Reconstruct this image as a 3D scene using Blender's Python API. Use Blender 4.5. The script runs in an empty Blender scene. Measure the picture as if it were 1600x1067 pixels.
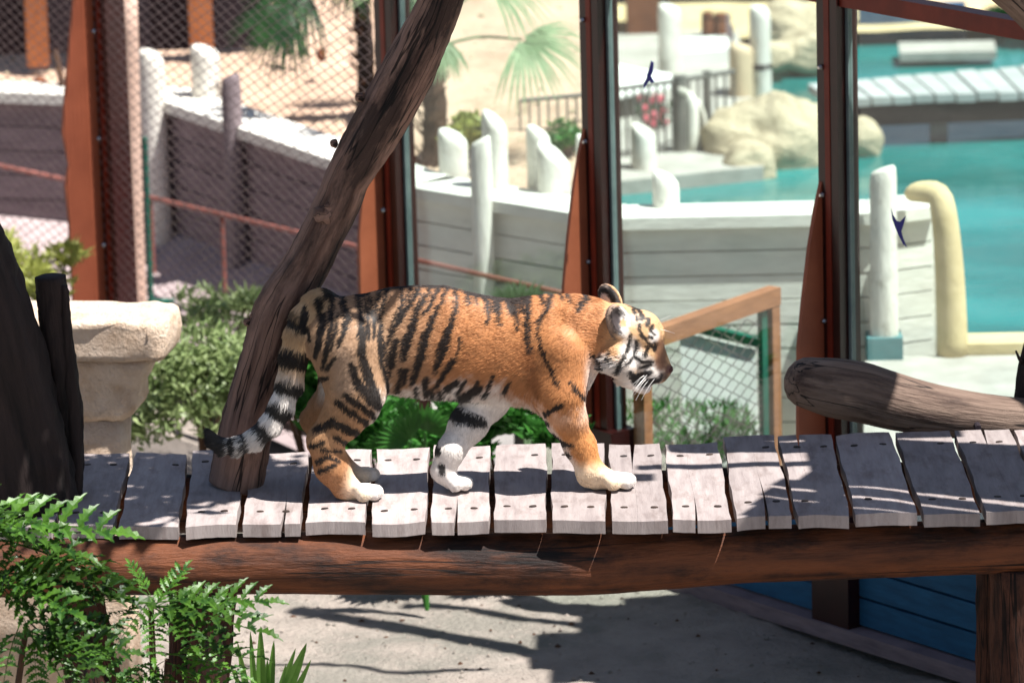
import bpy, math, random, time
import numpy as np
from mathutils import Vector, Matrix
T0 = time.time()
random.seed(7); RNG = np.random.default_rng(11)
sc = bpy.context.scene
COL = sc.collection

# ------------------------------------------------------------------ camera
FPX, PITCH, ROLL = 8274.0, math.radians(14.0), math.radians(1.6)
CAM = np.array([0.0, -14.15, 4.96])
FWD = np.array([0, math.cos(PITCH), -math.sin(PITCH)])
R0 = np.array([1.0, 0, 0]); U0 = np.array([0, math.sin(PITCH), math.cos(PITCH)])
RT = math.cos(ROLL) * R0 - math.sin(ROLL) * U0
UP = math.sin(ROLL) * R0 + math.cos(ROLL) * U0
cd = bpy.data.cameras.new('camera'); cam = bpy.data.objects.new('camera', cd); COL.objects.link(cam)
cam.matrix_world = Matrix(((RT[0], UP[0], -FWD[0], CAM[0]), (RT[1], UP[1], -FWD[1], CAM[1]), (RT[2], UP[2], -FWD[2], CAM[2]), (0, 0, 0, 1)))
cd.sensor_width = 36; cd.lens = 36 * FPX / 1600; cd.clip_start = 0.5; cd.clip_end = 900
cd.dof.use_dof = True; cd.dof.focus_distance = 14.72; cd.dof.aperture_fstop = 3.7
sc.camera = cam

# ------------------------------------------------------------------ light
SUN_AZ = math.radians(64)          # from the camera side (-Y) round towards the right (+X)
SUN_EL = math.radians(64)
SD = np.array([math.sin(SUN_AZ) * math.cos(SUN_EL), -math.cos(SUN_AZ) * math.cos(SUN_EL), math.sin(SUN_EL)])
w = bpy.data.worlds.new("World"); sc.world = w; w.use_nodes = True
nt = w.node_tree; nt.nodes.clear()
sky = nt.nodes.new('ShaderNodeTexSky'); sky.sky_type = 'NISHITA'; sky.sun_disc = False
sky.sun_elevation = SUN_EL; sky.sun_rotation = math.atan2(SD[0], SD[1])
bg = nt.nodes.new('ShaderNodeBackground'); bg.inputs[1].default_value = 0.05
wo = nt.nodes.new('ShaderNodeOutputWorld')
nt.links.new(sky.outputs[0], bg.inputs[0]); nt.links.new(bg.outputs[0], wo.inputs[0])
sl = bpy.data.lights.new('sun', 'SUN'); sl.energy = 5.0; sl.angle = math.radians(0.5); sl.color = (1.0, 0.965, 0.93)
so = bpy.data.objects.new('sun', sl); COL.objects.link(so)
so.rotation_euler = Vector(SD).to_track_quat('Z', 'Y').to_euler(); so.location = (4, -4, 9)
vs = sc.view_settings
vs.view_transform = 'Standard'; vs.look = 'None'; vs.gamma = 1; vs.use_curve_mapping = False; vs.exposure = 1.12
sc.cycles.max_bounces = 8; sc.cycles.transparent_max_bounces = 12
sc.cycles.use_denoising = True

# ------------------------------------------------------------------ pixel <-> place
def ray(px, py):
    d = FWD * FPX + RT * (px - 800.0) + UP * (533.5 - py)
    return d / np.linalg.norm(d)
def atY(px, py, Y):
    d = ray(px, py); return CAM + d * ((Y - CAM[1]) / d[1])
def atZ(px, py, Z):
    d = ray(px, py); return CAM + d * ((Z - CAM[2]) / d[2])
def atP(px, py, p0, n):
    d = ray(px, py); return CAM + d * (np.dot(np.array(p0) - CAM, n) / np.dot(d, n))
def proj(P):
    P = np.asarray(P, float) - CAM
    zz = P @ FWD
    return np.stack([800 + FPX * (P @ RT) / zz, 533.5 - FPX * (P @ UP) / zz], -1)
def ppm(Y, Z=1.0):      # pixels per metre there
    return FPX / (np.dot(np.array([0, Y, Z]) - CAM, FWD))

# ------------------------------------------------------------------ objects
ORG = {}
def tag(o, label=None, cat=None, group=None, kind=None):
    if label: o['label'] = label
    if cat: o['category'] = cat
    if group: o['group'] = group
    if kind: o['kind'] = kind
    return o
def empty(name, loc, label=None, cat=None, group=None):
    o = bpy.data.objects.new(name, None); COL.objects.link(o)
    o.location = [float(v) for v in loc]; o.empty_display_size = 0.1
    ORG[o] = np.array(loc, float)
    return tag(o, label, cat, group)
def link_mesh(name, V, F, mat, parent=None, smooth=False, gc=None, org=None):
    V = np.asarray(V, float)
    if parent is not None: org = ORG[parent]
    elif org is None: org = np.array([V[:, 0].mean(), V[:, 1].mean(), V[:, 2].min()])
    me = bpy.data.meshes.new(name)
    me.from_pydata((V - org).tolist(), [], F)
    if gc is not None:
        a = me.attributes.new('gc', 'FLOAT_VECTOR', 'POINT'); a.data.foreach_set('vector', np.asarray(gc, np.float32).ravel())
    if smooth: me.polygons.foreach_set('use_smooth', [True] * len(me.polygons))
    me.materials.append(mat)
    o = bpy.data.objects.new(name, me); COL.objects.link(o)
    if parent is not None: o.parent = parent
    else: o.location = org
    ORG[o] = np.array(org, float)
    return o
def copy_tree(o, parent=None):
    c = o.copy(); COL.objects.link(c)
    if parent is not None: c.parent = parent
    for ch in o.children: copy_tree(ch, c)
    return c

def nz(P, s=1.0, seed=0):       # cheap smooth pseudo noise, about -1..1
    P = np.asarray(P, float) * s + seed * 3.17
    x, y, z = P[..., 0], P[..., 1], P[..., 2]
    return (np.sin(1.7 * x + 2.3 * y - 1.1 * z) + np.sin(2.9 * y - 1.3 * x + 2.1 * z + 1.7) + np.sin(3.7 * z + 2.3 * x - 1.9 * y + 4.1)
            + 0.6 * np.sin(6.1 * x - 5.3 * z + 3.3 * y) + 0.6 * np.sin(5.7 * y + 6.7 * z + 0.7 + 4.9 * x)) / 3.2

class MB:
    def __init__(s): s.V = []; s.F = []; s.G = []; s.n = 0; s.hasg = False
    def add(s, V, F, G=None):
        V = np.asarray(V, float); s.V.append(V); s.F += [[i + s.n for i in f] for f in F]
        if G is None: G = V
        else: s.hasg = True
        s.G.append(np.asarray(G, float)); s.n += len(V)
    def build(s, name, mat, parent=None, smooth=False, org=None):
        return link_mesh(name, np.concatenate(s.V), s.F, mat, parent, smooth, np.concatenate(s.G) if s.hasg else None, org)
    def hexa(s, c8):            # 4 bottom then 4 top corners, both counter-clockwise
        s.add(c8, [[3, 2, 1, 0], [4, 5, 6, 7], [0, 1, 5, 4], [1, 2, 6, 5], [2, 3, 7, 6], [3, 0, 4, 7]])
    def box(s, c, sx, sy, sz, ux=(1, 0, 0), uz=(0, 0, 1)):
        ux = np.array(ux, float); ux /= np.linalg.norm(ux); uz = np.array(uz, float); uz /= np.linalg.norm(uz)
        uy = np.cross(uz, ux); uy /= np.linalg.norm(uy); uz = np.cross(ux, uy); c = np.array(c, float)
        s.hexa([c + ux * a * sx / 2 + uy * b * sy / 2 + uz * d * sz / 2 for d in (-1, 1) for a, b in ((-1, -1), (1, -1), (1, 1), (-1, 1))])
    def prism(s, poly, ext):    # polygon (n x 3) extruded by vector ext
        P = np.asarray(poly, float); n = len(P); e = np.array(ext, float)
        s.add(np.vstack([P, P + e]), [list(range(n))[::-1], [n + i for i in range(n)]] + [[i, (i + 1) % n, n + (i + 1) % n, n + i] for i in range(n)])
    def tube(s, path, rad, seg=10, sub=1, rough=0.0, rs=6.0, seed=0, cap=True, round_end=False, flat=1.0):
        P = np.asarray(path, float); r = np.ones(len(P)) * np.asarray(rad, float)
        if sub > 1:
            t = np.arange(len(P)); tt = np.linspace(0, len(P) - 1, (len(P) - 1) * sub + 1)
            def cr(A):   # catmull-rom
                A = np.vstack([2 * A[0] - A[1], A, 2 * A[-1] - A[-2]])
                out = []
                for q in tt:
                    i = min(int(q), len(P) - 2); f = q - i; a, b, c, d = A[i], A[i + 1], A[i + 2], A[i + 3]
                    out.append(0.5 * ((2 * b) + (-a + c) * f + (2 * a - 5 * b + 4 * c - d) * f * f + (-a + 3 * b - 3 * c + d) * f ** 3))
                return np.array(out)
            r = cr(r[:, None])[:, 0]; P = cr(P)
        if round_end:
            d0 = P[0] - P[1]; d0 /= np.linalg.norm(d0); rr = r[0]
            ext = [(0.99, 0.18), (0.9, 0.45), (0.68, 0.74), (0.36, 0.93)]
            P = np.vstack([[P[0] + d0 * rr * 0.9 * a for a, b in ext], P]); r = np.concatenate([[rr * b for a, b in ext], r])
        T = np.gradient(P, axis=0); T /= np.linalg.norm(T, axis=1)[:, None] + 1e-9
        a = np.array([0, 0, 1.0]) if abs(T[0][2]) < 0.9 else np.array([0, 1.0, 0])
        N = np.cross(T[0], a); N /= np.linalg.norm(N)
        L = np.concatenate([[0], np.cumsum(np.linalg.norm(np.diff(P, axis=0), axis=1))])
        V = []; G = []
        ang = np.arange(seg) * 2 * math.pi / seg
        for i in range(len(P)):
            N = N - T[i] * np.dot(N, T[i]); N /= np.linalg.norm(N); B = np.cross(T[i], N)
            dirs = np.cos(ang)[:, None] * N + np.sin(ang)[:, None] * B * flat
            base = P[i] + dirs * r[i]
            k = np.ones(seg)
            if rough: k = 1 + rough * (0.6 * nz(np.stack([np.cos(ang) * 2.2, np.sin(ang) * 2.2, np.full(seg, L[i] * rs)], -1), 1, seed) + 0.4 * nz(base, rs * 5, seed + 1))
            V.append(P[i] + dirs * (r[i] * k)[:, None])
            G.append(np.stack([np.cos(ang) * r[i], np.sin(ang) * r[i], np.full(seg, L[i])], -1))
        V = np.concatenate(V); G = np.concatenate(G); n = len(P)
        F = [[i * seg + j, i * seg + (j + 1) % seg, (i + 1) * seg + (j + 1) % seg, (i + 1) * seg + j] for i in range(n - 1) for j in range(seg)]
        if cap: F += [list(range(seg))[::-1], [(n - 1) * seg + j for j in range(seg)]]
        s.add(V, F, G)
    def ell(s, c, rx, ry, rz, seg=14, rings=9, rough=0, rs=8, seed=0):
        V = []; c = np.array(c, float)
        for i in range(1, rings):
            t = math.pi * i / rings
            for j in range(seg):
                p = 2 * math.pi * j / seg; V.append((math.sin(t) * math.cos(p), math.sin(t) * math.sin(p), math.cos(t)))
        V = np.array(V + [(0, 0, 1), (0, 0, -1)])
        k = 1 + rough * nz(V * np.array([rx, ry, rz]) + c, rs, seed) if rough else np.ones(len(V))
        n = len(V)
        F = [[(i) * seg + j, (i + 1) * seg + j, (i + 1) * seg + (j + 1) % seg, i * seg + (j + 1) % seg] for i in range(rings - 2) for j in range(seg)]
        F += [[n - 2, j, (j + 1) % seg] for j in range(seg)] + [[n - 1, (rings - 2) * seg + (j + 1) % seg, (rings - 2) * seg + j] for j in range(seg)]
        s.add(c + V * k[:, None] * np.array([rx, ry, rz]), F)

# ------------------------------------------------------------------ materials
def srgb(*c):
    return tuple((v / 12.92 if v <= 0.04045 else ((v + 0.055) / 1.055) ** 2.4) for v in [x / 255 for x in c])
def mat(name, c1, c2=None, c3=None, rough=0.8, scale=8.0, stretch=(1, 1, 1), bump=0.25, bscale=None, coord='Object', spec=0.3,
        rnd=0.0, detail=6.0, sss=None, dist=0.01, metal=0.0, trans=0.0, patch=None, crack=None):
    m = bpy.data.materials.new(name); m.use_nodes = True; t = m.node_tree; t.nodes.clear(); N = t.nodes.new; L = t.links.new
    out = N('ShaderNodeOutputMaterial'); b = N('ShaderNodeBsdfPrincipled'); L(b.outputs[0], out.inputs[0])
    b.inputs['Roughness'].default_value = rough; b.inputs['Specular IOR Level'].default_value = spec; b.inputs['Metallic'].default_value = metal
    if coord == 'gc':
        at = N('ShaderNodeAttribute'); at.attribute_name = 'gc'; vec = at.outputs['Vector']
    else:
        tc = N('ShaderNodeTexCoord'); vec = tc.outputs[coord]
    mp = N('ShaderNodeMapping'); mp.inputs['Scale'].default_value = stretch; L(vec, mp.inputs[0])
    n1 = N('ShaderNodeTexNoise'); n1.inputs['Scale'].default_value = scale; n1.inputs['Detail'].default_value = detail; n1.inputs['Roughness'].default_value = 0.62
    L(mp.outputs[0], n1.inputs['Vector'])
    col = None
    c2 = c2 or tuple(v * 0.75 for v in c1)
    r = N('ShaderNodeValToRGB'); e = r.color_ramp.elements
    e[0].position = 0.3; e[0].color = (*c1, 1); e[1].position = 0.68; e[1].color = (*c2, 1)
    if c3:
        x = r.color_ramp.elements.new(0.52); x.color = (*[(a + q) / 2 for a, q in zip(c1, c2)], 1)
        e[-1].color = (*c2, 1); y = r.color_ramp.elements.new(0.8); y.color = (*c3, 1)
    L(n1.outputs['Fac'], r.inputs[0]); col = r.outputs[0]
    if patch:        # (colour, scale, low, high, amount): larger stains with a shape of their own
        pcol, psc, plo, phi, pam = patch
        n3 = N('ShaderNodeTexNoise'); n3.inputs['Scale'].default_value = psc; n3.inputs['Detail'].default_value = 9; n3.inputs['Roughness'].default_value = 0.7
        mp3 = N('ShaderNodeMapping'); mp3.inputs['Scale'].default_value = tuple(v ** 0.5 for v in stretch); mp3.inputs['Location'].default_value = (3.1, 1.7, 5.3); L(vec, mp3.inputs[0]); L(mp3.outputs[0], n3.inputs['Vector'])
        mr3 = N('ShaderNodeMapRange'); mr3.inputs['From Min'].default_value = plo; mr3.inputs['From Max'].default_value = phi; mr3.inputs['To Max'].default_value = pam; L(n3.outputs['Fac'], mr3.inputs['Value'])
        mx3 = N('ShaderNodeMix'); mx3.data_type = 'RGBA'; L(mr3.outputs[0], mx3.inputs[0]); L(col, mx3.inputs[6]); mx3.inputs[7].default_value = (*pcol, 1); col = mx3.outputs[2]
    if crack:        # (scale, stretch along the grain, half width): long thin splits
        csc, cst, cw_ = crack
        n4 = N('ShaderNodeTexNoise'); n4.inputs['Scale'].default_value = csc; n4.inputs['Detail'].default_value = 3; n4.inputs['Roughness'].default_value = 0.45
        mp4 = N('ShaderNodeMapping'); mp4.inputs['Scale'].default_value = cst; L(vec, mp4.inputs[0]); L(mp4.outputs[0], n4.inputs['Vector'])
        sb = N('ShaderNodeMath'); sb.operation = 'SUBTRACT'; sb.inputs[1].default_value = 0.5; L(n4.outputs['Fac'], sb.inputs[0])
        ab = N('ShaderNodeMath'); ab.operation = 'ABSOLUTE'; L(sb.outputs[0], ab.inputs[0])
        mr4 = N('ShaderNodeMapRange'); mr4.inputs['From Min'].default_value = cw_ * .35; mr4.inputs['From Max'].default_value = cw_; mr4.inputs['To Min'].default_value = 0.12; L(ab.outputs[0], mr4.inputs['Value'])
        mx4 = N('ShaderNodeMix'); mx4.data_type = 'RGBA'; mx4.blend_type = 'MULTIPLY'; mx4.inputs[0].default_value = 1; L(col, mx4.inputs[6]); L(mr4.outputs[0], mx4.inputs[7]); col = mx4.outputs[2]
    if rnd:
        oi = N('ShaderNodeObjectInfo'); mr = N('ShaderNodeMapRange'); mr.inputs['To Min'].default_value = 1 - rnd; mr.inputs['To Max'].default_value = 1 + rnd
        L(oi.outputs['Random'], mr.inputs['Value']); mx = N('ShaderNodeMix'); mx.data_type = 'RGBA'; mx.blend_type = 'MULTIPLY'; mx.inputs[0].default_value = 1
        L(col, mx.inputs[6]); L(mr.outputs[0], mx.inputs[7]); col = mx.outputs[2]
    L(col, b.inputs['Base Color'])
    if bump:
        n2 = N('ShaderNodeTexNoise'); n2.inputs['Scale'].default_value = bscale or scale * 3; n2.inputs['Detail'].default_value = 8; n2.inputs['Roughness'].default_value = 0.65
        L(mp.outputs[0], n2.inputs['Vector']); bp = N('ShaderNodeBump'); bp.inputs['Strength'].default_value = bump; bp.inputs['Distance'].default_value = dist
        L(n2.outputs['Fac'], bp.inputs['Height']); L(bp.outputs[0], b.inputs['Normal'])
    if trans:
        tr = N('ShaderNodeBsdfTranslucent'); mxs = N('ShaderNodeMixShader'); mxs.inputs[0].default_value = trans
        L(col, tr.inputs[0]); L(b.outputs[0], mxs.inputs[1]); L(tr.outputs[0], mxs.inputs[2]); L(mxs.outputs[0], out.inputs[0])
    return m

M = {}
M['plank'] = mat('weathered_deck', srgb(166, 155, 151), srgb(138, 127, 124), srgb(102, 91, 88), rough=0.85, scale=5, stretch=(8, 0.9, 1), bump=0.4, bscale=26, dist=0.003, rnd=0.17, patch=(srgb(108, 92, 86), 7, .50, .70, .65))
M['beam'] = mat('red_brown_log', srgb(120, 68, 38), srgb(50, 26, 15), srgb(186, 126, 78), rough=0.65, scale=14, stretch=(1, 1, 0.14), bump=1.0, bscale=45, coord='gc', dist=0.010, patch=(srgb(20, 10, 8), 8, .45, .60, .92), crack=(18, (1, 1, .03), .014))
M['leg'] = mat('barked_leg', srgb(104, 64, 46), srgb(48, 28, 21), srgb(150, 116, 92), rough=0.85, scale=16, stretch=(1, 1, 0.16), bump=1.0, bscale=40, coord='gc', dist=0.014, patch=(srgb(34, 20, 16), 10, .5, .62, .8), crack=(22, (1, 1, .05), .018))
M['trunk'] = mat('weathered_trunk', srgb(164, 130, 114), srgb(72, 49, 41), srgb(204, 176, 158), rough=0.8, scale=26, stretch=(1, 1, 0.08), bump=1.0, bscale=55, coord='gc', dist=0.016, patch=(srgb(22, 13, 12), 7, .50, .62, .82), crack=(26, (1, 1, .05), .02))
M['dark_trunk'] = mat('dark_bark', srgb(54, 42, 39), srgb(18, 13, 12), srgb(92, 76, 69), rough=0.85, scale=18, stretch=(1, 1, 0.12), bump=1.0, bscale=45, coord='gc', dist=0.012)
M['log'] = mat('grey_log', srgb(150, 128, 112), srgb(70, 52, 44), srgb(190, 172, 154), rough=0.7, scale=24, stretch=(1, 1, 0.06), bump=1.0, bscale=60, coord='gc', dist=0.012, patch=(srgb(40, 29, 25), 8, .52, .64, .8), crack=(20, (1, 1, .035), .016))
M['screw'] = mat('rusty_screw', (0.02, 0.016, 0.016), (0.05, 0.03, 0.02), rough=0.6, bump=0)
M['steel_red'] = mat('maroon_steel', srgb(46, 9, 6), srgb(34, 6, 5), rough=0.35, scale=14, bump=0.05, spec=0.5)
M['terracotta'] = mat('terracotta_paint', srgb(160, 86, 58), srgb(138, 72, 48), rough=0.55, scale=6, bump=0.15, spec=0.35)
M['strip'] = mat('rust_red_strip', srgb(128, 46, 28), srgb(100, 34, 22), rough=0.45, scale=8, bump=0.05)
M['bolt'] = mat('zinc_bolt', (0.6, 0.6, 0.58), (0.45, 0.45, 0.43), rough=0.25, metal=1.0, bump=0)
M['seal'] = mat('grey_seal', srgb(120, 132, 130), srgb(90, 104, 104), rough=0.4, bump=0)
M['wire'] = mat('galvanised_wire', srgb(150, 135, 135), srgb(98, 88, 92), rough=0.35, metal=0.7, bump=0, scale=30)
M['stone'] = mat('cream_stone', srgb(236, 214, 192), srgb(208, 178, 150), srgb(244, 228, 210), rough=0.95, scale=14, bump=1.0, bscale=60, dist=0.02)
M['sand'] = mat('sandy_ground', srgb(176, 164, 153), srgb(148, 138, 128), srgb(194, 182, 170), rough=0.97, scale=5, bump=1.0, bscale=38, dist=0.03, patch=(srgb(128, 126, 116), 1.6, .48, .6, .75))
M['whitewash'] = mat('whitewashed_wood', srgb(226, 224, 214), srgb(205, 202, 192), srgb(180, 176, 165), rough=0.75, scale=6, stretch=(1, 1, 3), bump=0.3, rnd=0.05)
M['pile'] = mat('whitewashed_pile', srgb(232, 228, 218), srgb(205, 199, 186), srgb(178, 170, 156), rough=0.8, scale=9, stretch=(1, 1, 0.2), bump=0.8, coord='gc', bscale=24, patch=(srgb(168, 164, 150), 12, .5, .64, .7))
M['tan_pile'] = mat('tan_pile', srgb(214, 192, 160), srgb(190, 166, 135), rough=0.85, scale=9, stretch=(1, 1, 0.2), bump=0.6, coord='gc', bscale=24)
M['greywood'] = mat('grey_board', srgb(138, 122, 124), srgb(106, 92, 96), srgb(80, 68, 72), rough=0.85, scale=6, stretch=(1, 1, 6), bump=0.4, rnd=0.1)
M['grey_pile'] = mat('shaded_pile', srgb(134, 122, 124), srgb(104, 92, 96), rough=0.85, scale=9, stretch=(1, 1, 0.2), bump=0.6, coord='gc', bscale=24)  # darker copy of the pile, with its shade put into the colour
M['cream'] = mat('cream_plaster', srgb(212, 192, 150), srgb(188, 168, 126), rough=0.9, scale=7, bump=0.4)
M['rock'] = mat('pale_rock', srgb(220, 204, 174), srgb(194, 176, 146), srgb(158, 140, 112), rough=0.95, scale=4, bump=1.0, bscale=16, dist=0.05, patch=(srgb(112, 98, 74), 5, .54, .68, .7))
M['bank'] = mat('sand_bank', srgb(206, 176, 152), srgb(180, 152, 130), srgb(216, 188, 166), rough=0.97, scale=3, bump=0.8, bscale=16, dist=0.03, patch=(srgb(150, 122, 98), 2.2, .5, .62, .6))
M['pave'] = mat('mauve_paving', srgb(176, 160, 158), srgb(150, 134, 134), rough=0.95, scale=5, bump=0.4)
M['pale_board'] = mat('pale_board', srgb(206, 206, 200), srgb(184, 184, 178), rough=0.9, scale=6, bump=0.2)
M['concrete'] = mat('grey_paving', srgb(176, 172, 164), srgb(150, 146, 138), rough=0.95, scale=6, bump=0.4)
M['blue_board'] = mat('blue_board', srgb(38, 96, 132), srgb(28, 76, 108), rough=0.7, scale=7, stretch=(1, 1, 5), bump=0.3, rnd=0.12)
M['rail_pink'] = mat('rusty_rail', srgb(150, 96, 86), srgb(112, 66, 58), rough=0.6, bump=0.1)
M['green_pole'] = mat('green_paint', srgb(24, 96, 78), srgb(16, 72, 60), rough=0.5, bump=0.05)
M['orange_wood'] = mat('orange_timber', srgb(156, 104, 70), srgb(128, 82, 54), rough=0.7, scale=8, stretch=(1, 1, 4), bump=0.3)
M['pale_pole'] = mat('pale_pole', srgb(206, 176, 158), srgb(176, 146, 130), rough=0.85, scale=9, stretch=(1, 1, 0.2), bump=0.5, coord='gc')
M['far_post'] = mat('pale_orange_post', srgb(196, 138, 100), srgb(170, 112, 78), rough=0.8, scale=8, bump=0.3)
M['bridge'] = mat('grey_bridge_plank', srgb(178, 180, 178), srgb(156, 158, 156), rough=0.8, scale=6, bump=0.2, rnd=0.08)
M['dark'] = mat('dark_netting', srgb(44, 34, 40), srgb(26, 20, 26), rough=0.9, scale=30, bump=0.2)
M['grey_steel'] = mat('grey_steel', srgb(128, 124, 118), srgb(98, 96, 92), rough=0.5, metal=0.3, bump=0.05)
M['white_cloth'] = mat('white_canvas', srgb(236, 236, 230), srgb(222, 222, 216), rough=0.85, scale=4, bump=0.1)
M['teal_box'] = mat('teal_block', srgb(84, 130, 132), srgb(68, 108, 112), rough=0.8, scale=6, bump=0.2)
M['sticker'] = mat('blue_sticker', srgb(28, 34, 140), srgb(24, 28, 118), rough=0.4, bump=0)
M['yellow'] = mat('yellow_panel', srgb(206, 172, 52), srgb(190, 158, 44), rough=0.7, bump=0.05)
M['brown'] = mat('brown_barrel', srgb(130, 78, 48), srgb(92, 52, 34), rough=0.7, bump=0.2)
def leafmat(n, a, b, c=None, r=0.45, tr=0.3, sc_=14, rnd=0.0): return mat(n, srgb(*a), srgb(*b), srgb(*c) if c else None, rough=r, scale=sc_, bump=0.15, trans=tr, spec=0.4, rnd=rnd)
M['holly'] = leafmat('glossy_holly_leaf', (84, 122, 36), (32, 66, 28), (150, 172, 54), r=0.4, tr=0.35, sc_=6, rnd=.5)
M['grey_leaf'] = leafmat('grey_green_leaf', (146, 160, 108), (104, 126, 74), (172, 182, 136), tr=0.25)
M['fresh_leaf'] = leafmat('fresh_green_leaf', (72, 132, 52), (50, 104, 42), (110, 158, 70), tr=0.3)
M['blade'] = leafmat('strap_leaf', (108, 150, 62), (76, 122, 46), (150, 180, 92), tr=0.35)
M['palm'] = leafmat('palm_frond', (48, 84, 42), (26, 54, 32), (104, 134, 62), tr=0.25)
M['pale_palm'] = leafmat('pale_palm_frond', (158, 176, 138), (130, 154, 114), tr=0.3)
M['yellow_leaf'] = leafmat('yellow_leaf', (176, 178, 92), (136, 146, 78), tr=0.3)
M['canopy'] = leafmat('canopy_leaf', (60, 98, 40), (40, 74, 30), tr=0.15)
M['stem'] = mat('woody_stem', srgb(92, 66, 48), srgb(60, 42, 32), rough=0.85, scale=20, bump=0.5)

def glassmat():
    m = bpy.data.materials.new('green_tinted_glass'); m.use_nodes = True; t = m.node_tree; t.nodes.clear(); N = t.nodes.new; L = t.links.new
    out = N('ShaderNodeOutputMaterial'); tr = N('ShaderNodeBsdfTransparent'); tr.inputs[0].default_value = (0.90, 0.975, 0.955, 1)
    gl = N('ShaderNodeBsdfGlossy'); gl.inputs['Roughness'].default_value = 0.02; mx = N('ShaderNodeMixShader')
    mx.inputs[0].default_value = 0.07
    L(tr.outputs[0], mx.inputs[1]); L(gl.outputs[0], mx.inputs[2]); L(mx.outputs[0], out.inputs[0]); return m
M['glass'] = glassmat()
def watermat():
    m = bpy.data.materials.new('turquoise_water'); m.use_nodes = True; t = m.node_tree; t.nodes.clear(); N = t.nodes.new; L = t.links.new
    out = N('ShaderNodeOutputMaterial'); b = N('ShaderNodeBsdfPrincipled'); L(b.outputs[0], out.inputs[0])
    tc = N('ShaderNodeTexCoord'); mp = N('ShaderNodeMapping'); mp.inputs['Scale'].default_value = (0.5, 1.0, 1); L(tc.outputs['Object'], mp.inputs[0])
    n = N('ShaderNodeTexNoise'); n.inputs['Scale'].default_value = 1.1; n.inputs['Detail'].default_value = 4; L(mp.outputs[0], n.inputs['Vector'])
    r = N('ShaderNodeValToRGB'); e = r.color_ramp.elements
    e[0].position = 0.36; e[0].color = (*srgb(8, 80, 76), 1); e[1].position = 0.62; e[1].color = (*srgb(34, 126, 124), 1)
    L(n.outputs[0], r.inputs[0]); L(r.outputs[0], b.inputs['Base Color'])
    b.inputs['Roughness'].default_value = 0.06; b.inputs['IOR'].default_value = 1.33
    n2 = N('ShaderNodeTexNoise'); n2.inputs['Scale'].default_value = 9; n2.inputs['Detail'].default_value = 3; L(mp.outputs[0], n2.inputs['Vector'])
    bp = N('ShaderNodeBump'); bp.inputs['Strength'].default_value = 0.16; bp.inputs['Distance'].default_value = 0.03; L(n2.outputs[0], bp.inputs['Height']); L(bp.outputs[0], b.inputs['Normal'])
    return m
M['water'] = watermat()
# ================================================================== setting
def sheet(name, x0, x1, y0, y1, nx, ny, zf, m, kind='structure', clip=None):
    xs = np.linspace(x0, x1, nx + 1); ys = np.linspace(y0, y1, ny + 1)
    X, Y = np.meshgrid(xs, ys); Z = zf(X, Y)
    V = np.stack([X, Y, Z], -1).reshape(-1, 3); k = nx + 1
    F = [[j * k + i, j * k + i + 1, (j + 1) * k + i + 1, (j + 1) * k + i] for j in range(ny) for i in range(nx)
         if clip is None or clip(0.5 * (xs[i] + xs[i + 1]), 0.5 * (ys[j] + ys[j + 1]))]
    o = link_mesh(name, V, F, m, None, True, org=np.array([0, 0, 0.0])); tag(o, kind=kind); return o
def gz(X, Y):
    P = np.stack([X, Y, 0 * X], -1)
    fade = np.clip((9 - np.abs(X)) / 3, 0, 1) * np.clip((9 - np.abs(Y)) / 3, 0, 1)
    return (0.018 * nz(P, 1.3, 2) + 0.010 * nz(P, 5.1, 5) + 0.005 * nz(P, 16, 8)) * fade - 0.02
g = sheet('ground', -9, 9, -9, 9, 300, 300, gz, M['sand'])
def ring(name, z, m):
    V = [(-9, -9, z), (9, -9, z), (9, 9, z), (-9, 9, z), (-300, -300, z), (300, -300, z), (300, 300, z), (-300, 300, z)]
    return tag(link_mesh(name, V, [[4, 5, 1, 0], [5, 6, 2, 1], [6, 7, 3, 2], [7, 4, 0, 3]], m, org=np.zeros(3)), kind='structure')
ring('terrain', -0.02, M['sand'])

# barrier line on the ground
BA = atZ(1130, 930, 0); BB = atZ(1540, 1060, 0)
BD = (BB - BA); BD[2] = 0; BD /= np.linalg.norm(BD)          # along the barrier, towards the camera and the right
BN = np.array([-BD[1], BD[0], 0.0])                          # to the back / right
if BN[1] < 0: BN = -BN
def wall_pt(px, z):      # the point of the barrier plane whose picture x is px at height z
    lo, hi = -9.0, 4.0
    for _ in range(60):
        mid = (lo + hi) / 2; P = BA + BD * mid; P = np.array([P[0], P[1], z])
        if proj(P)[0] < px: lo = mid
        else: hi = mid
    return P
def wall_at(px, py): return atP(px, py, BA, BN)
UZ = np.array([0, 0, 1.0])
P4 = wall_pt(1312, 1.2) * [1, 1, 0]; P3 = wall_pt(942, 1.2) * [1, 1, 0]; P2 = wall_pt(620, 1.2) * [1, 1, 0]; P1 = wall_pt(170, 1.4) * [1, 1, 0]
P0 = wall_pt(-160, 1.4) * [1, 1, 0]; P5 = P4 + BD * np.linalg.norm(P4 - P3) * 1.15
HTOP = 2.35

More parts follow.
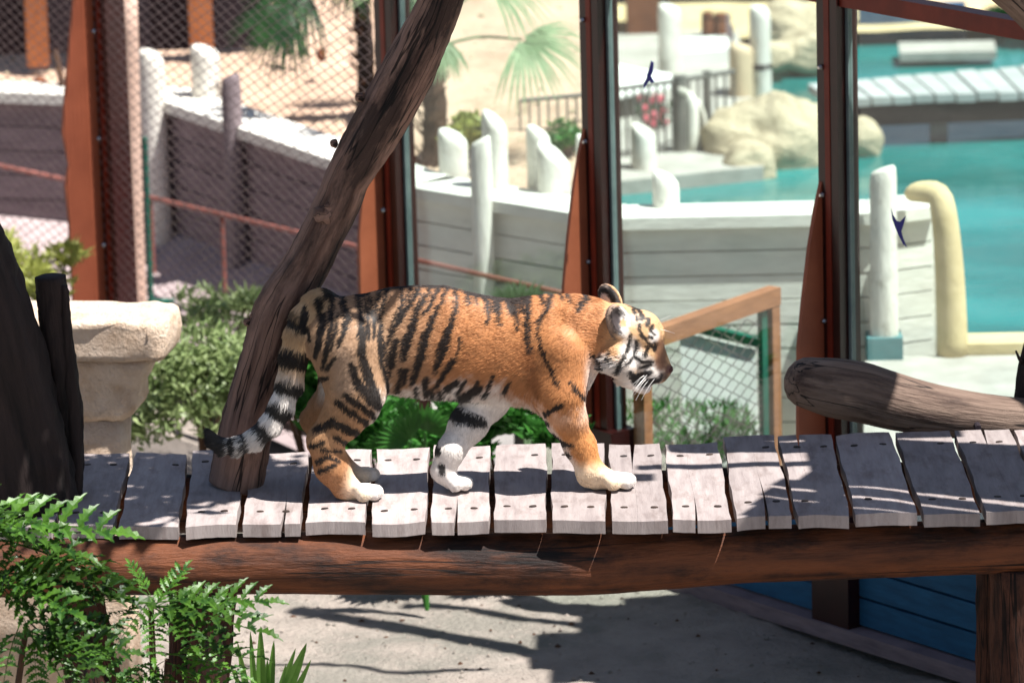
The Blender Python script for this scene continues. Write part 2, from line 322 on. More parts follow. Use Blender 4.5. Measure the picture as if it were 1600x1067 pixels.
# ---- wall line of the pool / plank wall (top front edge at z = WT)
WT = 0.85
Wm = atZ(-60, 141, WT); W0 = atZ(246, 152, WT); W1 = atZ(640, 290, WT); W2 = atZ(950, 340, WT); W3 = atZ(1376, 331, WT); W4 = atZ(1462, 320, WT)
def wall_y(x):
    pts = [Wm, W0, W1, W2, W3, W4]
    return np.interp(x, [p[0] for p in pts], [p[1] for p in pts])
XB = 0.37
def bz(X, Y):
    P = np.stack([X, Y, 0 * X], -1)
    wy = wall_y(X)
    return 0.70 + 0.055 * np.clip(Y - wy, 0, 6) + (0.03 * nz(P, 1.7, 3) + 0.012 * nz(P, 6, 7)) * np.clip((Y - wy - 0.1) * 3, 0, 1)
sheet('sand_bank', -5, XB, 4.2, 13, 120, 140, bz, M['bank'], clip=lambda x, y: y > wall_y(x) + 0.10)
V = [(-60, 13, 1.0), (XB, 13, 1.0), (XB, 60, 3.2), (-60, 60, 3.2)]
tag(link_mesh('hill', V, [[0, 1, 2, 3]], M['bank'], org=np.zeros(3)), kind='structure')
# pool water and far ground
wz = 0.28
tag(link_mesh('water', [(XB - 0.02, 4.3, wz), (1.9, 4.3, wz), (14, 4.3, wz), (14, 10.6, wz), (XB - 0.02, 10.6, wz)], [[0, 1, 2, 3, 4]], M['water'], org=np.zeros(3)), kind='structure')
def fz(X, Y):
    P = np.stack([X, Y, 0 * X], -1); return 0.34 + 0.07 * np.clip(Y - 10.2, 0, 20) + 0.02 * nz(P, 1.5, 4)
sheet('far_bank', XB, 14, 10.1, 24, 60, 50, fz, M['cream'])
# terrace on the pool's left side
mb = MB(); c = [(XB - 0.01, 7.0), (1.06, 7.25), (1.10, 10.3), (XB - 0.01, 10.3)]
mb.hexa([(x, y, -0.3) for x, y in c] + [(x, y, 0.34) for x, y in c]); tag(mb.build('terrace', M['concrete']), kind='structure')
# raised paving at the right, outside the glass
pz = 0.35
a = [P4 + BN * 0.10 - BD * 0.02, P4 + BD * 3 + BN * 0.10]
k1 = atZ(1508, 556, pz); k2 = atZ(1760, 552, pz); kl = atZ(1352, 556, pz)
poly = [a[0], a[1], np.array([5, a[1][1], 0]), np.array([5, k2[1], 0]), k2, k1, kl]
poly = [np.array([p[0], p[1], 0.0]) for p in poly]
mb = MB(); mb.prism([p + UZ * -0.05 for p in poly], UZ * (pz + 0.05)); tag(mb.build('raised_pavement', M['concrete']), kind='structure')
mb = MB(); kk = k2 - k1; kk[2] = 0; L_ = np.linalg.norm(kk); mb.box((k1 + kk / 2) * [1, 1, 0] + [0, 0.09, pz - 0.02], L_ + 0.1, 0.16, 0.12, kk)
tag(mb.build('kerb', M['cream']), kind='structure')
# low paving behind the mesh at the left
ups = [(Wm, .36), (W0, .31), (W0 * .5 + W1 * .5, .33), (W1, .36), (W1 * .5 + W2 * .5, .34)]
pp = [np.array([p[0], p[1] + .08, z]) for p, z in ups] + [np.array([p[0] - (0 if i else .3), p[1] - 1.35, .03]) for i, (p, z) in enumerate(ups)]; n = len(ups)
tag(link_mesh('path', pp, [[n + i, n + i + 1, i + 1, i] for i in range(n - 1)], M['pave'], org=np.zeros(3)), kind='structure')

# ================================================================== glass and mesh barrier
bar = empty('enclosure_barrier', P4, 'tall maroon steel barrier of glass panes and wire mesh round the enclosure', 'barrier')
def post(P, gus, wide=0.17, flip=False, tops=HTOP, baseh=0.46, w=0.092):
    m = MB()
    c = P.copy()
    wl = w * 0.36
    for sgn in (-1, 1):
        m.box(c + BD * sgn * (w / 2 - wl / 2) + UZ * (tops / 2 + baseh / 2 * 0), wl, 0.085, tops, BD)
    o = m.build('post', M['steel_red'], bar)
    m = MB(); m.box(c - BN * 0.030 + UZ * (baseh + tops) / 2, w * 0.25, 0.03, tops - baseh, BD); m.build('cover_strip', M['strip'], o)
    m = MB(); m.box(c - BN * 0.004 + UZ * baseh / 2, wide, 0.11, baseh, BD); m.build('post_foot', M['steel_red'], o)  # dark foot box, also standing in for the shaded gusset bottom
    # gusset plate standing out from the post into the enclosure
    if gus:
        g_ = MB(); t = 0.014
        dirn = -BN
        pts = [c + dirn * (0.044 + a_) + UZ * z_ for a_, z_ in gus]
        g_.prism([p - BD * (w * 0.5 - 0.004) for p in pts], BD * t); g_.build('gusset_plate', M['terracotta'], o)
    for zz in (0.62, 1.02, 1.42, 1.82, 2.22):
        b = MB(); q = c - BN * 0.044 - BD * (w / 2 - wl * 0.75) + UZ * zz
        b.tube([q, q - BN * 0.007, q - BN * 0.016], [0.009, 0.009, 0.005], 8); b.build('bolt', M['bolt'], o)
    if gus is not None and gus[0][1] != 0.1:
     s_ = MB(); s_.box(c + BD * (w / 2 + 0.008) + UZ * (tops / 2 + 0.2), 0.012, 0.018, tops - 0.4, BD); s_.build('pane_seal', M['seal'], o)
    return o
G4 = [(0.0, 0.47), (0.116, 0.47), (0.112, 0.6), (0.104, 0.95), (0.082, 1.10), (0.054, 1.26), (0.026, 1.38), (0.0, 1.46)]
post(P4, G4); post(P3, G4); post(P2, G4)
G1 = [(0.0, 0.1), (0.105, 0.1), (0.105, 0.72), (0.112, 0.86), (0.098, 0.94), (0.112, 1.06), (0.105, 1.14), (0.070, 1.45), (0.048, 1.62), (0.046, 2.3), (0.0, 2.3)]
G1 = [(a_ * 1.4, z_) for a_, z_ in G1]
post(P1, G1, wide=0.1, baseh=0.12)
post(P5, None)
def rail(Pa, Pb, z, h, d, name, m):
    b = MB(); v = Pb - Pa; v[2] = 0; b.box((Pa + Pb) / 2 * [1, 1, 0] + UZ * z, np.linalg.norm(v), d, h, v); return b.build(name, m, bar)
zb = wall_at(1345, 13)[2]
rail(P2, P5 + BD * 1.2, zb + 0.027, 0.054, 0.06, 'top_beam', M['strip'])
rail(P3 - BD * 0.3, P5 + BD * 1.2, 0.02, 0.05, 0.14, 'base_rail', M['greywood'])
panes = []
for Pa, Pb, nb_ in ((P2, P3, 0), (P3, P4, 3), (P4, P5, 4)):
    b = MB(); v = Pb - Pa; L_ = np.linalg.norm(v) - 0.12; zl = (.06, 0, 0, .335, .43)[nb_]; c = (Pa + Pb) / 2 + UZ * ((zl + zb) / 2)
    b.box(c, L_, 0.008, zb - zl, v); panes.append(b.build('glass_pane', M['glass'], bar))
    for i in range(nb_):
        q = MB(); q.box((Pa + Pb) / 2 + UZ * (0.095 + i * 0.094), np.linalg.norm(v) - 0.10, 0.022, 0.086, v); q.build('board', M['blue_board'], bar)
def sticker(pts, pane, off=0.0065):
    P = [wall_at(*p) - BN * off for p in pts]
    b = MB(); b.prism(P, -BN * 0.0012); b.build('bird_sticker', M['sticker'], pane)
sticker([(1020, 95), (1024, 98), (1023, 112), (1020, 119), (1025, 128), (1020, 130), (1018, 126), (1014, 130), (1009, 139), (1008, 131), (1013, 121), (1013, 117), (1016, 110)][::-1], panes[1])
sticker([(1395, 325), (1398, 335), (1404, 345), (1409, 346), (1418, 337), (1414, 352), (1411, 361), (1414, 372), (1420, 386), (1414, 381), (1407, 368), (1402, 356), (1397, 342)][::-1], panes[2])
# chain link
def chain(Pa, Pb, z0, z1, p=0.038, r=0.0016, off=0.0):
    v = Pb - Pa; v = v * [1, 1, 0]; L_ = np.linalg.norm(v); v = v / L_; n_ = np.cross(UZ, v)
    n = int(L_ / p); V = []; F = []; h = p * 0.52
    k = int((z1 - z0) / h)
    for i in range(n + 1):
        for j in range(k):
            s0 = 1 if (i + j) % 2 else -1
            a_ = Pa * [1, 1, 0] + v * (i * p + s0 * p * 0.5) + UZ * (z0 + j * h) + n_ * (off + s0 * r)
            b_ = Pa * [1, 1, 0] + v * (i * p - s0 * p * 0.5) + UZ * (z0 + (j + 1) * h) + n_ * (off - s0 * r)
            d = (b_ - a_) / np.linalg.norm(b_ - a_); e1 = n_; e2 = np.cross(d, e1); q = len(V)
            for c_ in (a_, b_):
                for t in range(3):
                    an = t * 2.0944; V.append(c_ + (e1 * math.cos(an) + e2 * math.sin(an)) * r)
            F += [[q + t, q + (t + 1) % 3, q + 3 + (t + 1) % 3, q + 3 + t] for t in range(3)]
    return V, F
V, F = chain(P1, P2 - BD * 0.05, 0.1, HTOP, off=-0.05); link_mesh('wire_mesh', V, F, M['wire'], bar)
V, F = chain(P0, P1 - BD * 0.02, 0.1, HTOP, off=-0.05); link_mesh('wire_mesh', V, F, M['wire'], bar)
for z_ in (0.12, HTOP - 0.05):
    rail(P0, P2, z_, 0.03, 0.03, 'mesh_rail', M['steel_red'])

# gate frame beyond the glass, square to the barrier
ga = atZ(1002, 522, 0.78) * [1, 1, 0]; gb = atZ(1204, 452, 0.78) * [1, 1, 0]
gd = (gb - ga) / np.linalg.norm(gb - ga); gn = np.cross(UZ, gd)
gate = empty('timber_gate', ga, 'orange timber gate frame with wire mesh beyond the glass, right of the tiger\'s head', 'gate')
b = MB(); b.box((ga + gb) / 2 + UZ * 0.755, np.linalg.norm(gb - ga) + 0.05, 0.05, 0.06, gd); b.build('top_rail', M['orange_wood'], gate)
for P in (ga, gb):
    b = MB(); b.box(P + UZ * 0.365, 0.045, 0.045, 0.72, gd); b.build('stile', M['orange_wood'], gate)
b = MB(); b.box(gb - gd * 0.05 + UZ * 0.36, 0.03, 0.02, 0.71, gd); b.build('inner_bar', M['green_pole'], gate)
b = MB(); b.box((ga + gb) / 2 + UZ * 0.10, np.linalg.norm(gb - ga) - 0.05, 0.03, 0.04, gd); b.build('bottom_rail', M['orange_wood'], gate)
V, F = chain(ga + gd * 0.03, gb - gd * 0.07, 0.12, 0.72, p=0.045, r=0.002); link_mesh('wire_mesh', V, F, M['wire'], gate)
# pale board and green bar standing behind the gate
q = [atY(1062, 520, 3.75), atY(1180, 548, 3.6)]
b = MB(); v = (q[1] - q[0]) * [1, 1, 0]; zt = q[0][2]
b.hexa([q[0] * [1, 1, 0] - [0, .3, 0], q[1] * [1, 1, 0] - [0, .3, 0], q[1] * [1, 1, 0] + [0, -.27, 0], q[0] * [1, 1, 0] + [0, -.27, 0], q[0], q[1], q[1] + [0, .03, 0], q[0] + [0, .03, 0]])
o = b.build('leaning_board', M['pale_board']); tag(o, 'pale grey board standing behind the mesh of the timber gate', 'board')
b = MB(); b.box((q[0] + q[1]) / 2 + [0, 0.0, 0.035], np.linalg.norm(q[1] - q[0]) + 0.04, 0.035, 0.03, q[1] - q[0]); o2 = b.build('edge_bar', M['green_pole'], o)

# ================================================================== plank walls
def plank_run(root, A, B, m, nb, h, face=0.022, endgap=0.0):
    v = (B - A) * [1, 1, 0]; L_ = np.linalg.norm(v); v = v / L_; n_ = np.cross(v, UZ)   # towards the camera
    if n_[1] > 0: n_ = -n_
    for i in range(nb):
        b = MB(); zc = WT - 0.045 - (i + 0.5) * h
        b.box((A + B) / 2 * [1, 1, 0] - n_ * (0.030 + random.uniform(0, .004)) + UZ * zc, L_ - endgap, face, h - 0.006, v); b.build('board', m, root)
    b = MB(); b.box((A + B) / 2 * [1, 1, 0] - n_ * 0.055 + UZ * (WT - (nb * h + 0.04) / 2 - 0.03), L_ - 0.04, 0.02, nb * h, v); b.build('backing', M['dark'], root)
def cap_poly(root, pts, m, wd=0.22):
    for A, B in zip(pts[:-1], pts[1:]):
        v = (B - A) * [1, 1, 0]; L_ = np.linalg.norm(v); v /= L_; n_ = np.cross(v, UZ)
        if n_[1] > 0: n_ = -n_
        i = [k for k in range(len(pts)) if pts[k] is A][0]
        def off(P, k, d):
            ns = []
            for a_, c_ in ((k - 1, k), (k, k + 1)):
                if a_ >= 0 and c_ < len(pts):
                    q = (pts[c_] - pts[a_]) * [1, 1, 0]; q /= np.linalg.norm(q); q = np.cross(q, UZ); ns.append(q if q[1] < 0 else -q)
            m_ = sum(ns); m_ /= np.linalg.norm(m_); return P * [1, 1, 0] + m_ * d / np.dot(m_, ns[0])
        e = v * 0.002
        c4 = [off(A, i, 0.02) + e, off(B, i + 1, 0.02) - e, off(B, i + 1, 0.02 - wd) - e, off(A, i, 0.02 - wd) + e]
        b = MB(); b.hexa([p + UZ * (WT - 0.043) for p in c4] + [p + UZ * WT for p in c4]); b.build('cap_board', m, root)
wl = empty('plank_wall', (W0 + W1) / 2 * [1, 1, 0], 'grey plank wall with pale cap behind the wire mesh', 'wall')
plank_run(wl, Wm, W0, M['greywood'], 8, 0.1); plank_run(wl, W0, W1, M['greywood'], 8, 0.1)  # grey instead of whitewash: shade is put into the colour of these boards
cap_poly(wl, [Wm, W0, W1], M['whitewash'])
w2 = empty('pool_wall', (W2 + W3) / 2 * [1, 1, 0], 'whitewashed plank wall of the pool beyond the glass', 'wall')
plank_run(w2, W1, W2, M['whitewash'], 9, 0.09); plank_run(w2, W2, W3, M['whitewash'], 9, 0.09); plank_run(w2, W3, W4, M['whitewash'], 9, 0.09)
cap_poly(w2, [W1, W2, W3, W4], M['whitewash'])
wb = W4 + [0.02, 0.55, 0]
b = MB(); b.box((W4 + wb) / 2 * [1, 1, 0] + UZ * (WT / 2), 0.5, 0.03, WT - 0.06, wb - W4); b.build('end_board', M['whitewash'], w2)

# ================================================================== piles
def pile(x, w, ytop, P, z0, label, m='pile', slope=0.7, cat='piling', group=None, taper=0.05, round_=False):
    """upright pole: centre px x, width px, top py; P base point in plan"""
    q = atY(x, ytop, P[1]); zt = q[2]; X = q[0]; r = w / 2 / ppm(P[1], zt)
    seg = 18; V = []; G = []; F = []
    hs = [(0, 1.0 + taper), (0.35, 1.0 + taper * .6), (0.7, 1.0 + taper * .3), (0.93, 1.0), (0.985, 0.95), (1.0, 0.82)] if not round_ else \
         [(0, 1 + taper), (0.5, 1 + taper * .5), (0.84, 1.0), (0.92, .93), (0.965, .75), (0.99, .45), (1.0, .2)]
    for t, k in hs:
        for j in range(seg):
            a_ = 2 * math.pi * j / seg; dx = math.cos(a_) * r * k; dy = math.sin(a_) * r * k
            drop = slope * (dx + r) * max(0, (t - 0.5) / 0.5) if not round_ else 0
            # cut faces right / towards the camera
            drop += 0.35 * slope * (r - dy) * max(0, (t - 0.5) / 0.5) if not round_ else 0
            kk = 1 + 0.03 * math.sin(3 * a_ + x) + 0.02 * math.sin(7 * t * 6 + a_ * 2)
            V.append((X + dx * kk, P[1] + dy * kk, z0 + (zt - z0) * t - drop)); G.append((dx, dy, zt * t))
    n = len(hs)
    F = [[i * seg + j, i * seg + (j + 1) % seg, (i + 1) * seg + (j + 1) % seg, (i + 1) * seg + j] for i in range(n - 1) for j in range(seg)] + [[(n - 1) * seg + j for j in range(seg)]]
    o = link_mesh('piling', V, F, M[m], None, True, G, org=np.array([X, P[1], z0])); tag(o, label, cat, group)
    return o
zc_ = WT
def at_cap(x, y): return atZ(x, y, WT)
GW = 'whitewashed pilings round the pool'
pile(707, 46, 196, at_cap(707, 268), 0.6, 'short fat white piling at the left end of the pool wall, beside the yellow bush', group=GW, slope=0.45)
pile(751, 34, 228, W1 + (W2 - W1) * 0.36 + [0, -0.05, 0], 0.0, 'white piling standing in front of the pool wall below the tallest one', group=GW, slope=-0.45)
pile(772, 40, 164, at_cap(772, 292), 0.6, 'tallest white piling with a slanted top behind the left pool wall', group=GW, slope=0.8)
pile(841, 38, 190, at_cap(841, 288), 0.6, 'white piling close behind the broad slant-topped one', group=GW, slope=0.6)
pile(864, 52, 212, at_cap(864, 298), 0.6, 'broad white piling with long slanted top left of the middle steel post', group=GW, slope=0.75)
pile(914, 30, 206, at_cap(914, 288), 0.6, 'white piling mostly hidden behind the middle steel post', group=GW, slope=0.5)
pile(1005, 40, 187, atZ(1005, 285, wz), wz - 0.2, 'white piling standing in the water near the railing', group=GW, slope=0.55)
pile(1039, 42, 262, at_cap(1039, 322), 0.4, 'short white piling just behind the front pool wall', group=GW, slope=0.45)
I_ = pile(1380, 42, 272, W3 + [0.0, -0.10, 0], pz + 0.06, 'tall white piling with rounded top on the teal block at the wall corner', group=GW, slope=-0.3)
b = MB(); c = W3 + [0.0, -0.10, 0]; b.box(c * [1, 1, 0] + UZ * (pz + 0.02), 0.125, 0.12, 0.12); o = b.build('teal_block', M['teal_box']); tag(o, 'dull teal block under the white corner piling', 'block')
pile(235, 40, 74, W0 + [-0.01, -0.07, 0], 0.0, 'white piling at the corner of the grey plank wall', group=GW, slope=0.3)
pile(320, 46, 66, at_cap(320, 150), 0.6, 'white piling behind the sunlit cap of the plank wall', group=GW, slope=0.35)
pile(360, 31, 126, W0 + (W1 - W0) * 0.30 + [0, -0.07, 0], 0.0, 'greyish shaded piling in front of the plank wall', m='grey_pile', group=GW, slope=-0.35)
pile(1045, 36, 4, atZ(1045, 138, 0.34), 0.2, 'tall white piling with rounded top beside the white parasol', group='tall far pilings', slope=0.25)
pile(1157, 37, 66, atZ(1157, 170, wz), wz - 0.2, 'tan flat-topped piling before the far rocks', m='tan_pile', group='tall far pilings', slope=0.2)
o = pile(1187, 33, 7, atZ(1187, 166, wz), wz - 0.2, 'tall white piling with a dark band above the rocks', group='tall far pilings', slope=0.25)
pb = atZ(1187, 166, wz); b = MB(); zz = atY(1187, 103, pb[1]); rr = 18.2 / ppm(pb[1], 0.5)
b.tube([zz - UZ * 0.012, zz + UZ * 0.012], rr, 16); b.build('band', M['dark'], o)
# cream rounded pillar
pc = atZ(1482, 556, pz) + [0, 0.02, 0]
cp = MB(); yv = pc[1]
pth = [np.array([atY(1488, 556, yv)[0], yv, pz - 0.02])] + [atY(x, y, yv) for x, y in ((1486, 470), (1481, 390), (1475, 335))]
cp.tube(pth + [atY(1466, 305, yv + 0.02), atY(1440, 300, yv + 0.05), atY(1424, 303, yv + 0.08), atY(1417, 306, yv + 0.10)], np.array([25, 23.5, 22, 20.5, 19, 17, 13, 4]) / ppm(yv), 16, sub=3, rough=0.03)
o = cp.build('rounded_pillar', M['cream'], None, True); tag(o, 'cream plaster pillar with bent rounded top at the pool corner', 'pillar')
# ================================================================== beyond the glass: rocks, bridge, railing, parasol
def rock(name, px, py, w, h, Y, zb, label, m='rock', seed=0, dep=0.8, rough=0.16, rs=None, cut=True):
    s = ppm(Y, zb); rx = w / 2 / s; q = atY(px, py, Y); rz = h / 2 / s / 0.97
    b = MB(); b.ell(q, rx, rx * dep, rz, 40, 28, rough, rs or (1.7 / rx), seed)
    V = b.V[0]
    c = V.mean(0)
    for k in range(16):           # knock flat faces off
        d = np.array([math.sin(k * 2.4 + seed), math.cos(k * 2.4 + seed), math.sin(k * 1.7 + seed * 2) * 0.9]); d /= np.linalg.norm(d)
        lim = 0.80 * abs(np.dot(np.abs(d), [rx, rx * dep, rz])) * 0.80
        t = (V - c) @ d; V = V - np.maximum(t - lim, 0)[:, None] * d * 0.97
    V = V + ((V - c) / (np.linalg.norm(V - c, axis=1)[:, None] + 1e-9)) * (rx * .018 * nz(V, 6 / rx, seed + 2) + rx * .02 * np.abs(nz(V, 11 / rx, seed + 4)))[:, None]
    b.V[0] = V
    o = b.build(name, M[m], None, False); tag(o, label, 'rock', 'pale rocks round the pool')
    for p_ in o.data.polygons: p_.use_smooth = True
    return o
rock('rock', 1203, 236, 225, 158, 7.65, wz, 'large pale angular rock at the pool edge with a shaded left face', seed=3, rough=.2)
rock('rock', 1172, 262, 96, 84, 7.35, wz, 'smaller rounded rock at the waterline in front of the large angular rock', seed=5, rough=0.1)
rock('rock', 1275, 226, 135, 128, 7.95, wz, 'round-topped pale rock beside the steel post, right of the angular rock', seed=9, rough=0.08)
rock('rock', 1348, 222, 66, 76, 7.7, wz, 'small smooth boulder showing just right of the right-hand steel post', seed=13, rough=0.05)
rock('rock', 1235, 48, 130, 95, 9.9, 0.4, 'big pale boulder at the far edge of the pool near the top', seed=17)
rock('rock', 1275, 80, 150, 70, 9.5, 0.3, 'low pale boulder at the far waterline below the big one', seed=21, rough=0.1)
rock('rock', 1205, 88, 80, 45, 9.35, 0.3, 'flat pale stone at the far waterline behind the banded piling', seed=23, rough=0.1)
q = atZ(62, 131, 0.78); rock('rock', 62, 129, 24, 16, q[1], 0.8, 'small dark stone on the sand bank behind the mesh', seed=31, m='brown')
q = atZ(503, 85, 0.9); rock('rock', 503, 86, 18, 22, q[1], 0.9, 'small dark stone on the sand bank below the palm', seed=33, m='brown')
# bridge
br = empty('plank_bridge', atZ(1480, 140, 0.5), 'pale plank footbridge crossing the turquoise pool at the right', 'bridge')
fl = lambda x: atZ(x, 154 - (x - 1330) * 0.040, 0.50); bl = lambda x: atZ(x, 126 - (x - 1330) * 0.085, 0.50)
for i in range(14):
    x0 = 1262 + i * 33.0
    A = [fl(x0 + 36), fl(x0 + 36 + 29.0), bl(x0 + 29.0), bl(x0)]
    b = MB(); dz = random.uniform(-.004, .004); b.hexa([p + UZ * (-0.035 + dz) for p in A] + [p + UZ * dz for p in A]); b.build('plank', M['bridge'], br)
for f, dy in ((fl, 0.06), (bl, -0.06)):
    b = MB(); A, B = f(1290) + [0, dy, 0], f(1760) + [0, dy, 0]; b.box((A + B) / 2 - UZ * 0.085, np.linalg.norm(B - A), 0.06, 0.09, B - A); b.build('bearer', M['dark'], br)
for x in (1300, 1470, 1700):
    b = MB(); P = fl(x) + [0, 0.12, 0]; b.box(P * [1, 1, 0] + UZ * 0.2, 0.07, 0.07, 0.46); b.build('leg', M['greywood'], br)
# railing
rl = empty('railing', atZ(960, 232, 0.34), 'grey steel railing with upright bars beside the pool', 'railing')
ra = atZ(830, 232, 0.72); rb = atZ(1075, 236, 0.34); ra = np.array([ra[0], rb[1] - 0.25, 0]); rb = np.array([rb[0], rb[1], 0]); rc = atZ(1150, 205, 0.34) * [1, 1, 0]
def rtop(P, y): return atY(proj(np.array([P[0], P[1], 0.5]))[0], y, P[1])
ta = atY(820, 160, ra[1]); tb = atY(1062, 126, rb[1]); tc = atY(1146, 112, rc[1])
b = MB(); b.tube([ta, tb], 0.011, 8); b.build('handrail', M['grey_steel'], rl)
b = MB(); b.tube([tb, tc], 0.011, 8); b.build('handrail', M['grey_steel'], rl)
for i in range(21):
    t = i / 20; P = ta + (tb - ta) * t
    b = MB(); b.box([P[0], P[1], (0.3 + P[2]) / 2], 0.011, 0.011, P[2] - 0.3); b.build('bar', M['grey_steel'], rl)
for i in range(6):
    t = (i + 1) / 6; P = tb + (tc - tb) * t
    b = MB(); b.box([P[0], P[1], (0.3 + P[2]) / 2], 0.011, 0.011, P[2] - 0.3); b.build('bar', M['grey_steel'], rl)
q0 = atY(812, 158, 6.0); q1 = atY(930, 147, 6.0); b = MB(); b.tube([q0, q1], 0.009, 8); b.build('handrail', M['grey_steel'], rl)
for i in range(9):
    P = q0 + (q1 - q0) * i / 8; b = MB(); b.box([P[0], P[1], (.74 + P[2]) / 2], .009, .009, P[2] - .74); b.build('bar', M['grey_steel'], rl)
for P, r_ in ((tb, 0.030), (tb + (tc - tb) * 0.5, 0.018)):
    b = MB(); b.tube([P * [1, 1, 0] + UZ * 0.25, P + UZ * 0.02], r_, 10); b.build('rail_post', M['grey_steel'], rl)
q0 = atY(1064, 142, 7.6)
b = MB(); b.tube([atY(1080, 250, 7.6), atY(1082, 170, 7.6), atY(1072, 148, 7.6), atY(1062, 141, 7.55)], [0.028, 0.026, 0.02, 0.014], 10, sub=3)
b.tube([atY(1100, 250, 7.7), atY(1098, 190, 7.7), atY(1086, 158, 7.65), atY(1066, 146, 7.6)], [0.02, 0.02, 0.016, 0.012], 10, sub=3)
o = b.build('bent_pipe', M['pile'], None, True); tag(o, 'pale bent pipe standing at the end of the railing', 'pipe')
# parasol
pc = atY(925, 118, 8.6); s = ppm(8.6, 0.6)
pa = empty('parasol', pc * [1, 1, 0] + UZ * 0.34, 'low white canvas parasol behind the railing', 'parasol')
b = MB(); R_ = 128 / s; n = 12
V = [pc + UZ * (22 / s)] + [pc + [math.cos(i * 2 * math.pi / n + .2) * R_, math.sin(i * 2 * math.pi / n + .2) * R_, -6 / s - (0.02 if i % 2 else 0)] for i in range(n)]
V += [v - UZ * 0.012 for v in V]
F = [[0, 1 + i, 1 + (i + 1) % n] for i in range(n)] + [[n + 1, n + 2 + (i + 1) % n, n + 2 + i] for i in range(n)] + [[1 + i, n + 2 + i, n + 2 + (i + 1) % n, 1 + (i + 1) % n] for i in range(n)]
b.add(V, F); b.build('canopy', M['white_cloth'], pa)
b = MB(); b.tube([pc * [1, 1, 0] + UZ * 0.3, pc], 0.018, 8); b.build('pole', M['grey_steel'], pa)
q = atY(1100, 96, 9.6); b = MB(); b.box(q, 0.30, 0.35, 0.16, (1, 0.15, 0)); o = b.build('covered_table', M['white_cloth']); tag(o, 'white cloth covered table between the two tall far pilings', 'table')
b = MB(); 
for dx in (-.12, .12):
    for dy in (-.14, .14): b.box([q[0] + dx, q[1] + dy, 0.42], 0.02, 0.02, 0.2)
b.build('legs', M['greywood'], o)
# barrels and boxes at the top
for i, (x, y, w_, h_, lab) in enumerate(((1106, 40, 20, 44, 'left brown barrel on the far bank between the tall pilings'), (1126, 42, 22, 44, 'right brown barrel on the far bank between the tall pilings'))):
    P = atY(x, y + h_ / 2, 10.15); r = w_ / 2 / ppm(10.15); hh = h_ / ppm(10.15)
    b = MB(); b.tube([P + UZ * hh * t for t in (0, .25, .5, .75, 1)], [r * .85, r * .97, r, r * .97, r * .85], 14); o = b.build('barrel', M['brown']); tag(o, lab, 'barrel', 'brown barrels on the far bank')
    for t in (.2, .8):
        c2 = MB(); c2.tube([P + UZ * hh * (t - .03), P + UZ * hh * (t + .03)], r * 1.0, 14); c2.build('hoop', M['dark'], o)
P = atY(1004, 46, 10.35); b = MB(); b.box(P + UZ * .1, 0.15, 0.2, 0.24); o = b.build('crate', M['brown']); tag(o, 'plain brown crate on the far bank left of the tall piling', 'crate')
b = MB(); b.box(P + [0, 0, .235], 0.17, 0.22, 0.03); b.build('lid', M['orange_wood'], o)
# netting fence and hedge far behind
def fence_far(x0, x1, Y, z0, z1, lab):
    A = np.array([x0, Y, z0]); B = np.array([x1, Y, z0]); r = empty('netting_fence', (A + B) / 2, lab, 'fence')
    b = MB(); b.box((A + B) / 2 + UZ * (z1 - z0) / 2, x1 - x0, 0.02, z1 - z0); b.build('netting', M['dark'], r)
    return r
fy = atZ(200, 58, 0.88)[1]
nf = fence_far(-5, atY(420, 40, fy)[0], fy, 0.82, 3.0, 'dark netting fence with orange posts along the top of the sand bank')
for x, y, w_ in ((58, 60, 36), (315, 64, 38), (-240, 60, 36)):
    P = atY(x, y, fy - 0.06); b = MB(); P[2] = 0.78; b.tube([P, P + UZ * 0.9, P + UZ * 1.9], [w_ / 2 / ppm(fy)] * 3, 12, rough=0.04); b.build('post', M['far_post'], nf, True)
fl2 = fence_far(atY(965, 10, 10.8)[0], atY(1335, 10, 10.8)[0], 10.8, 0.3, 2.6, 'dark netting screen behind the far boulders')
P = atY(1425, 42, 10.25); b = MB(); b.box(P, 0.50, 0.06, 0.22); o = b.build('blue_tarpaulin', mat('blue_grey_cover', srgb(70, 100, 130), srgb(48, 74, 104), rough=0.6, bump=0.3)); tag(o, 'blue grey cover lying beyond the far pool edge', 'tarpaulin')
P = atZ(1480, 80, 0.33); b = MB(); b.box(P, 0.44, 0.26, 0.04, (1, -.05, 0)); o = b.build('far_jetty', M['concrete']); tag(o, 'pale grey slab jetty at the far side of the pool', 'jetty')
P = atY(757, 8, 8.4); b = MB(); b.box(P, 0.16, 0.03, 0.26, (1, 0.1, 0)); o = b.build('yellow_panel', M['yellow']); tag(o, 'yellow panel in place of a blurred reflection behind the palm leaves at the top', 'board')  # panel and stake added in place of a blurred yellow reflection
b = MB(); b.box([P[0], P[1], P[2] / 2 + .2], 0.02, 0.02, P[2] - .3); b.build('stake', M['greywood'], o)

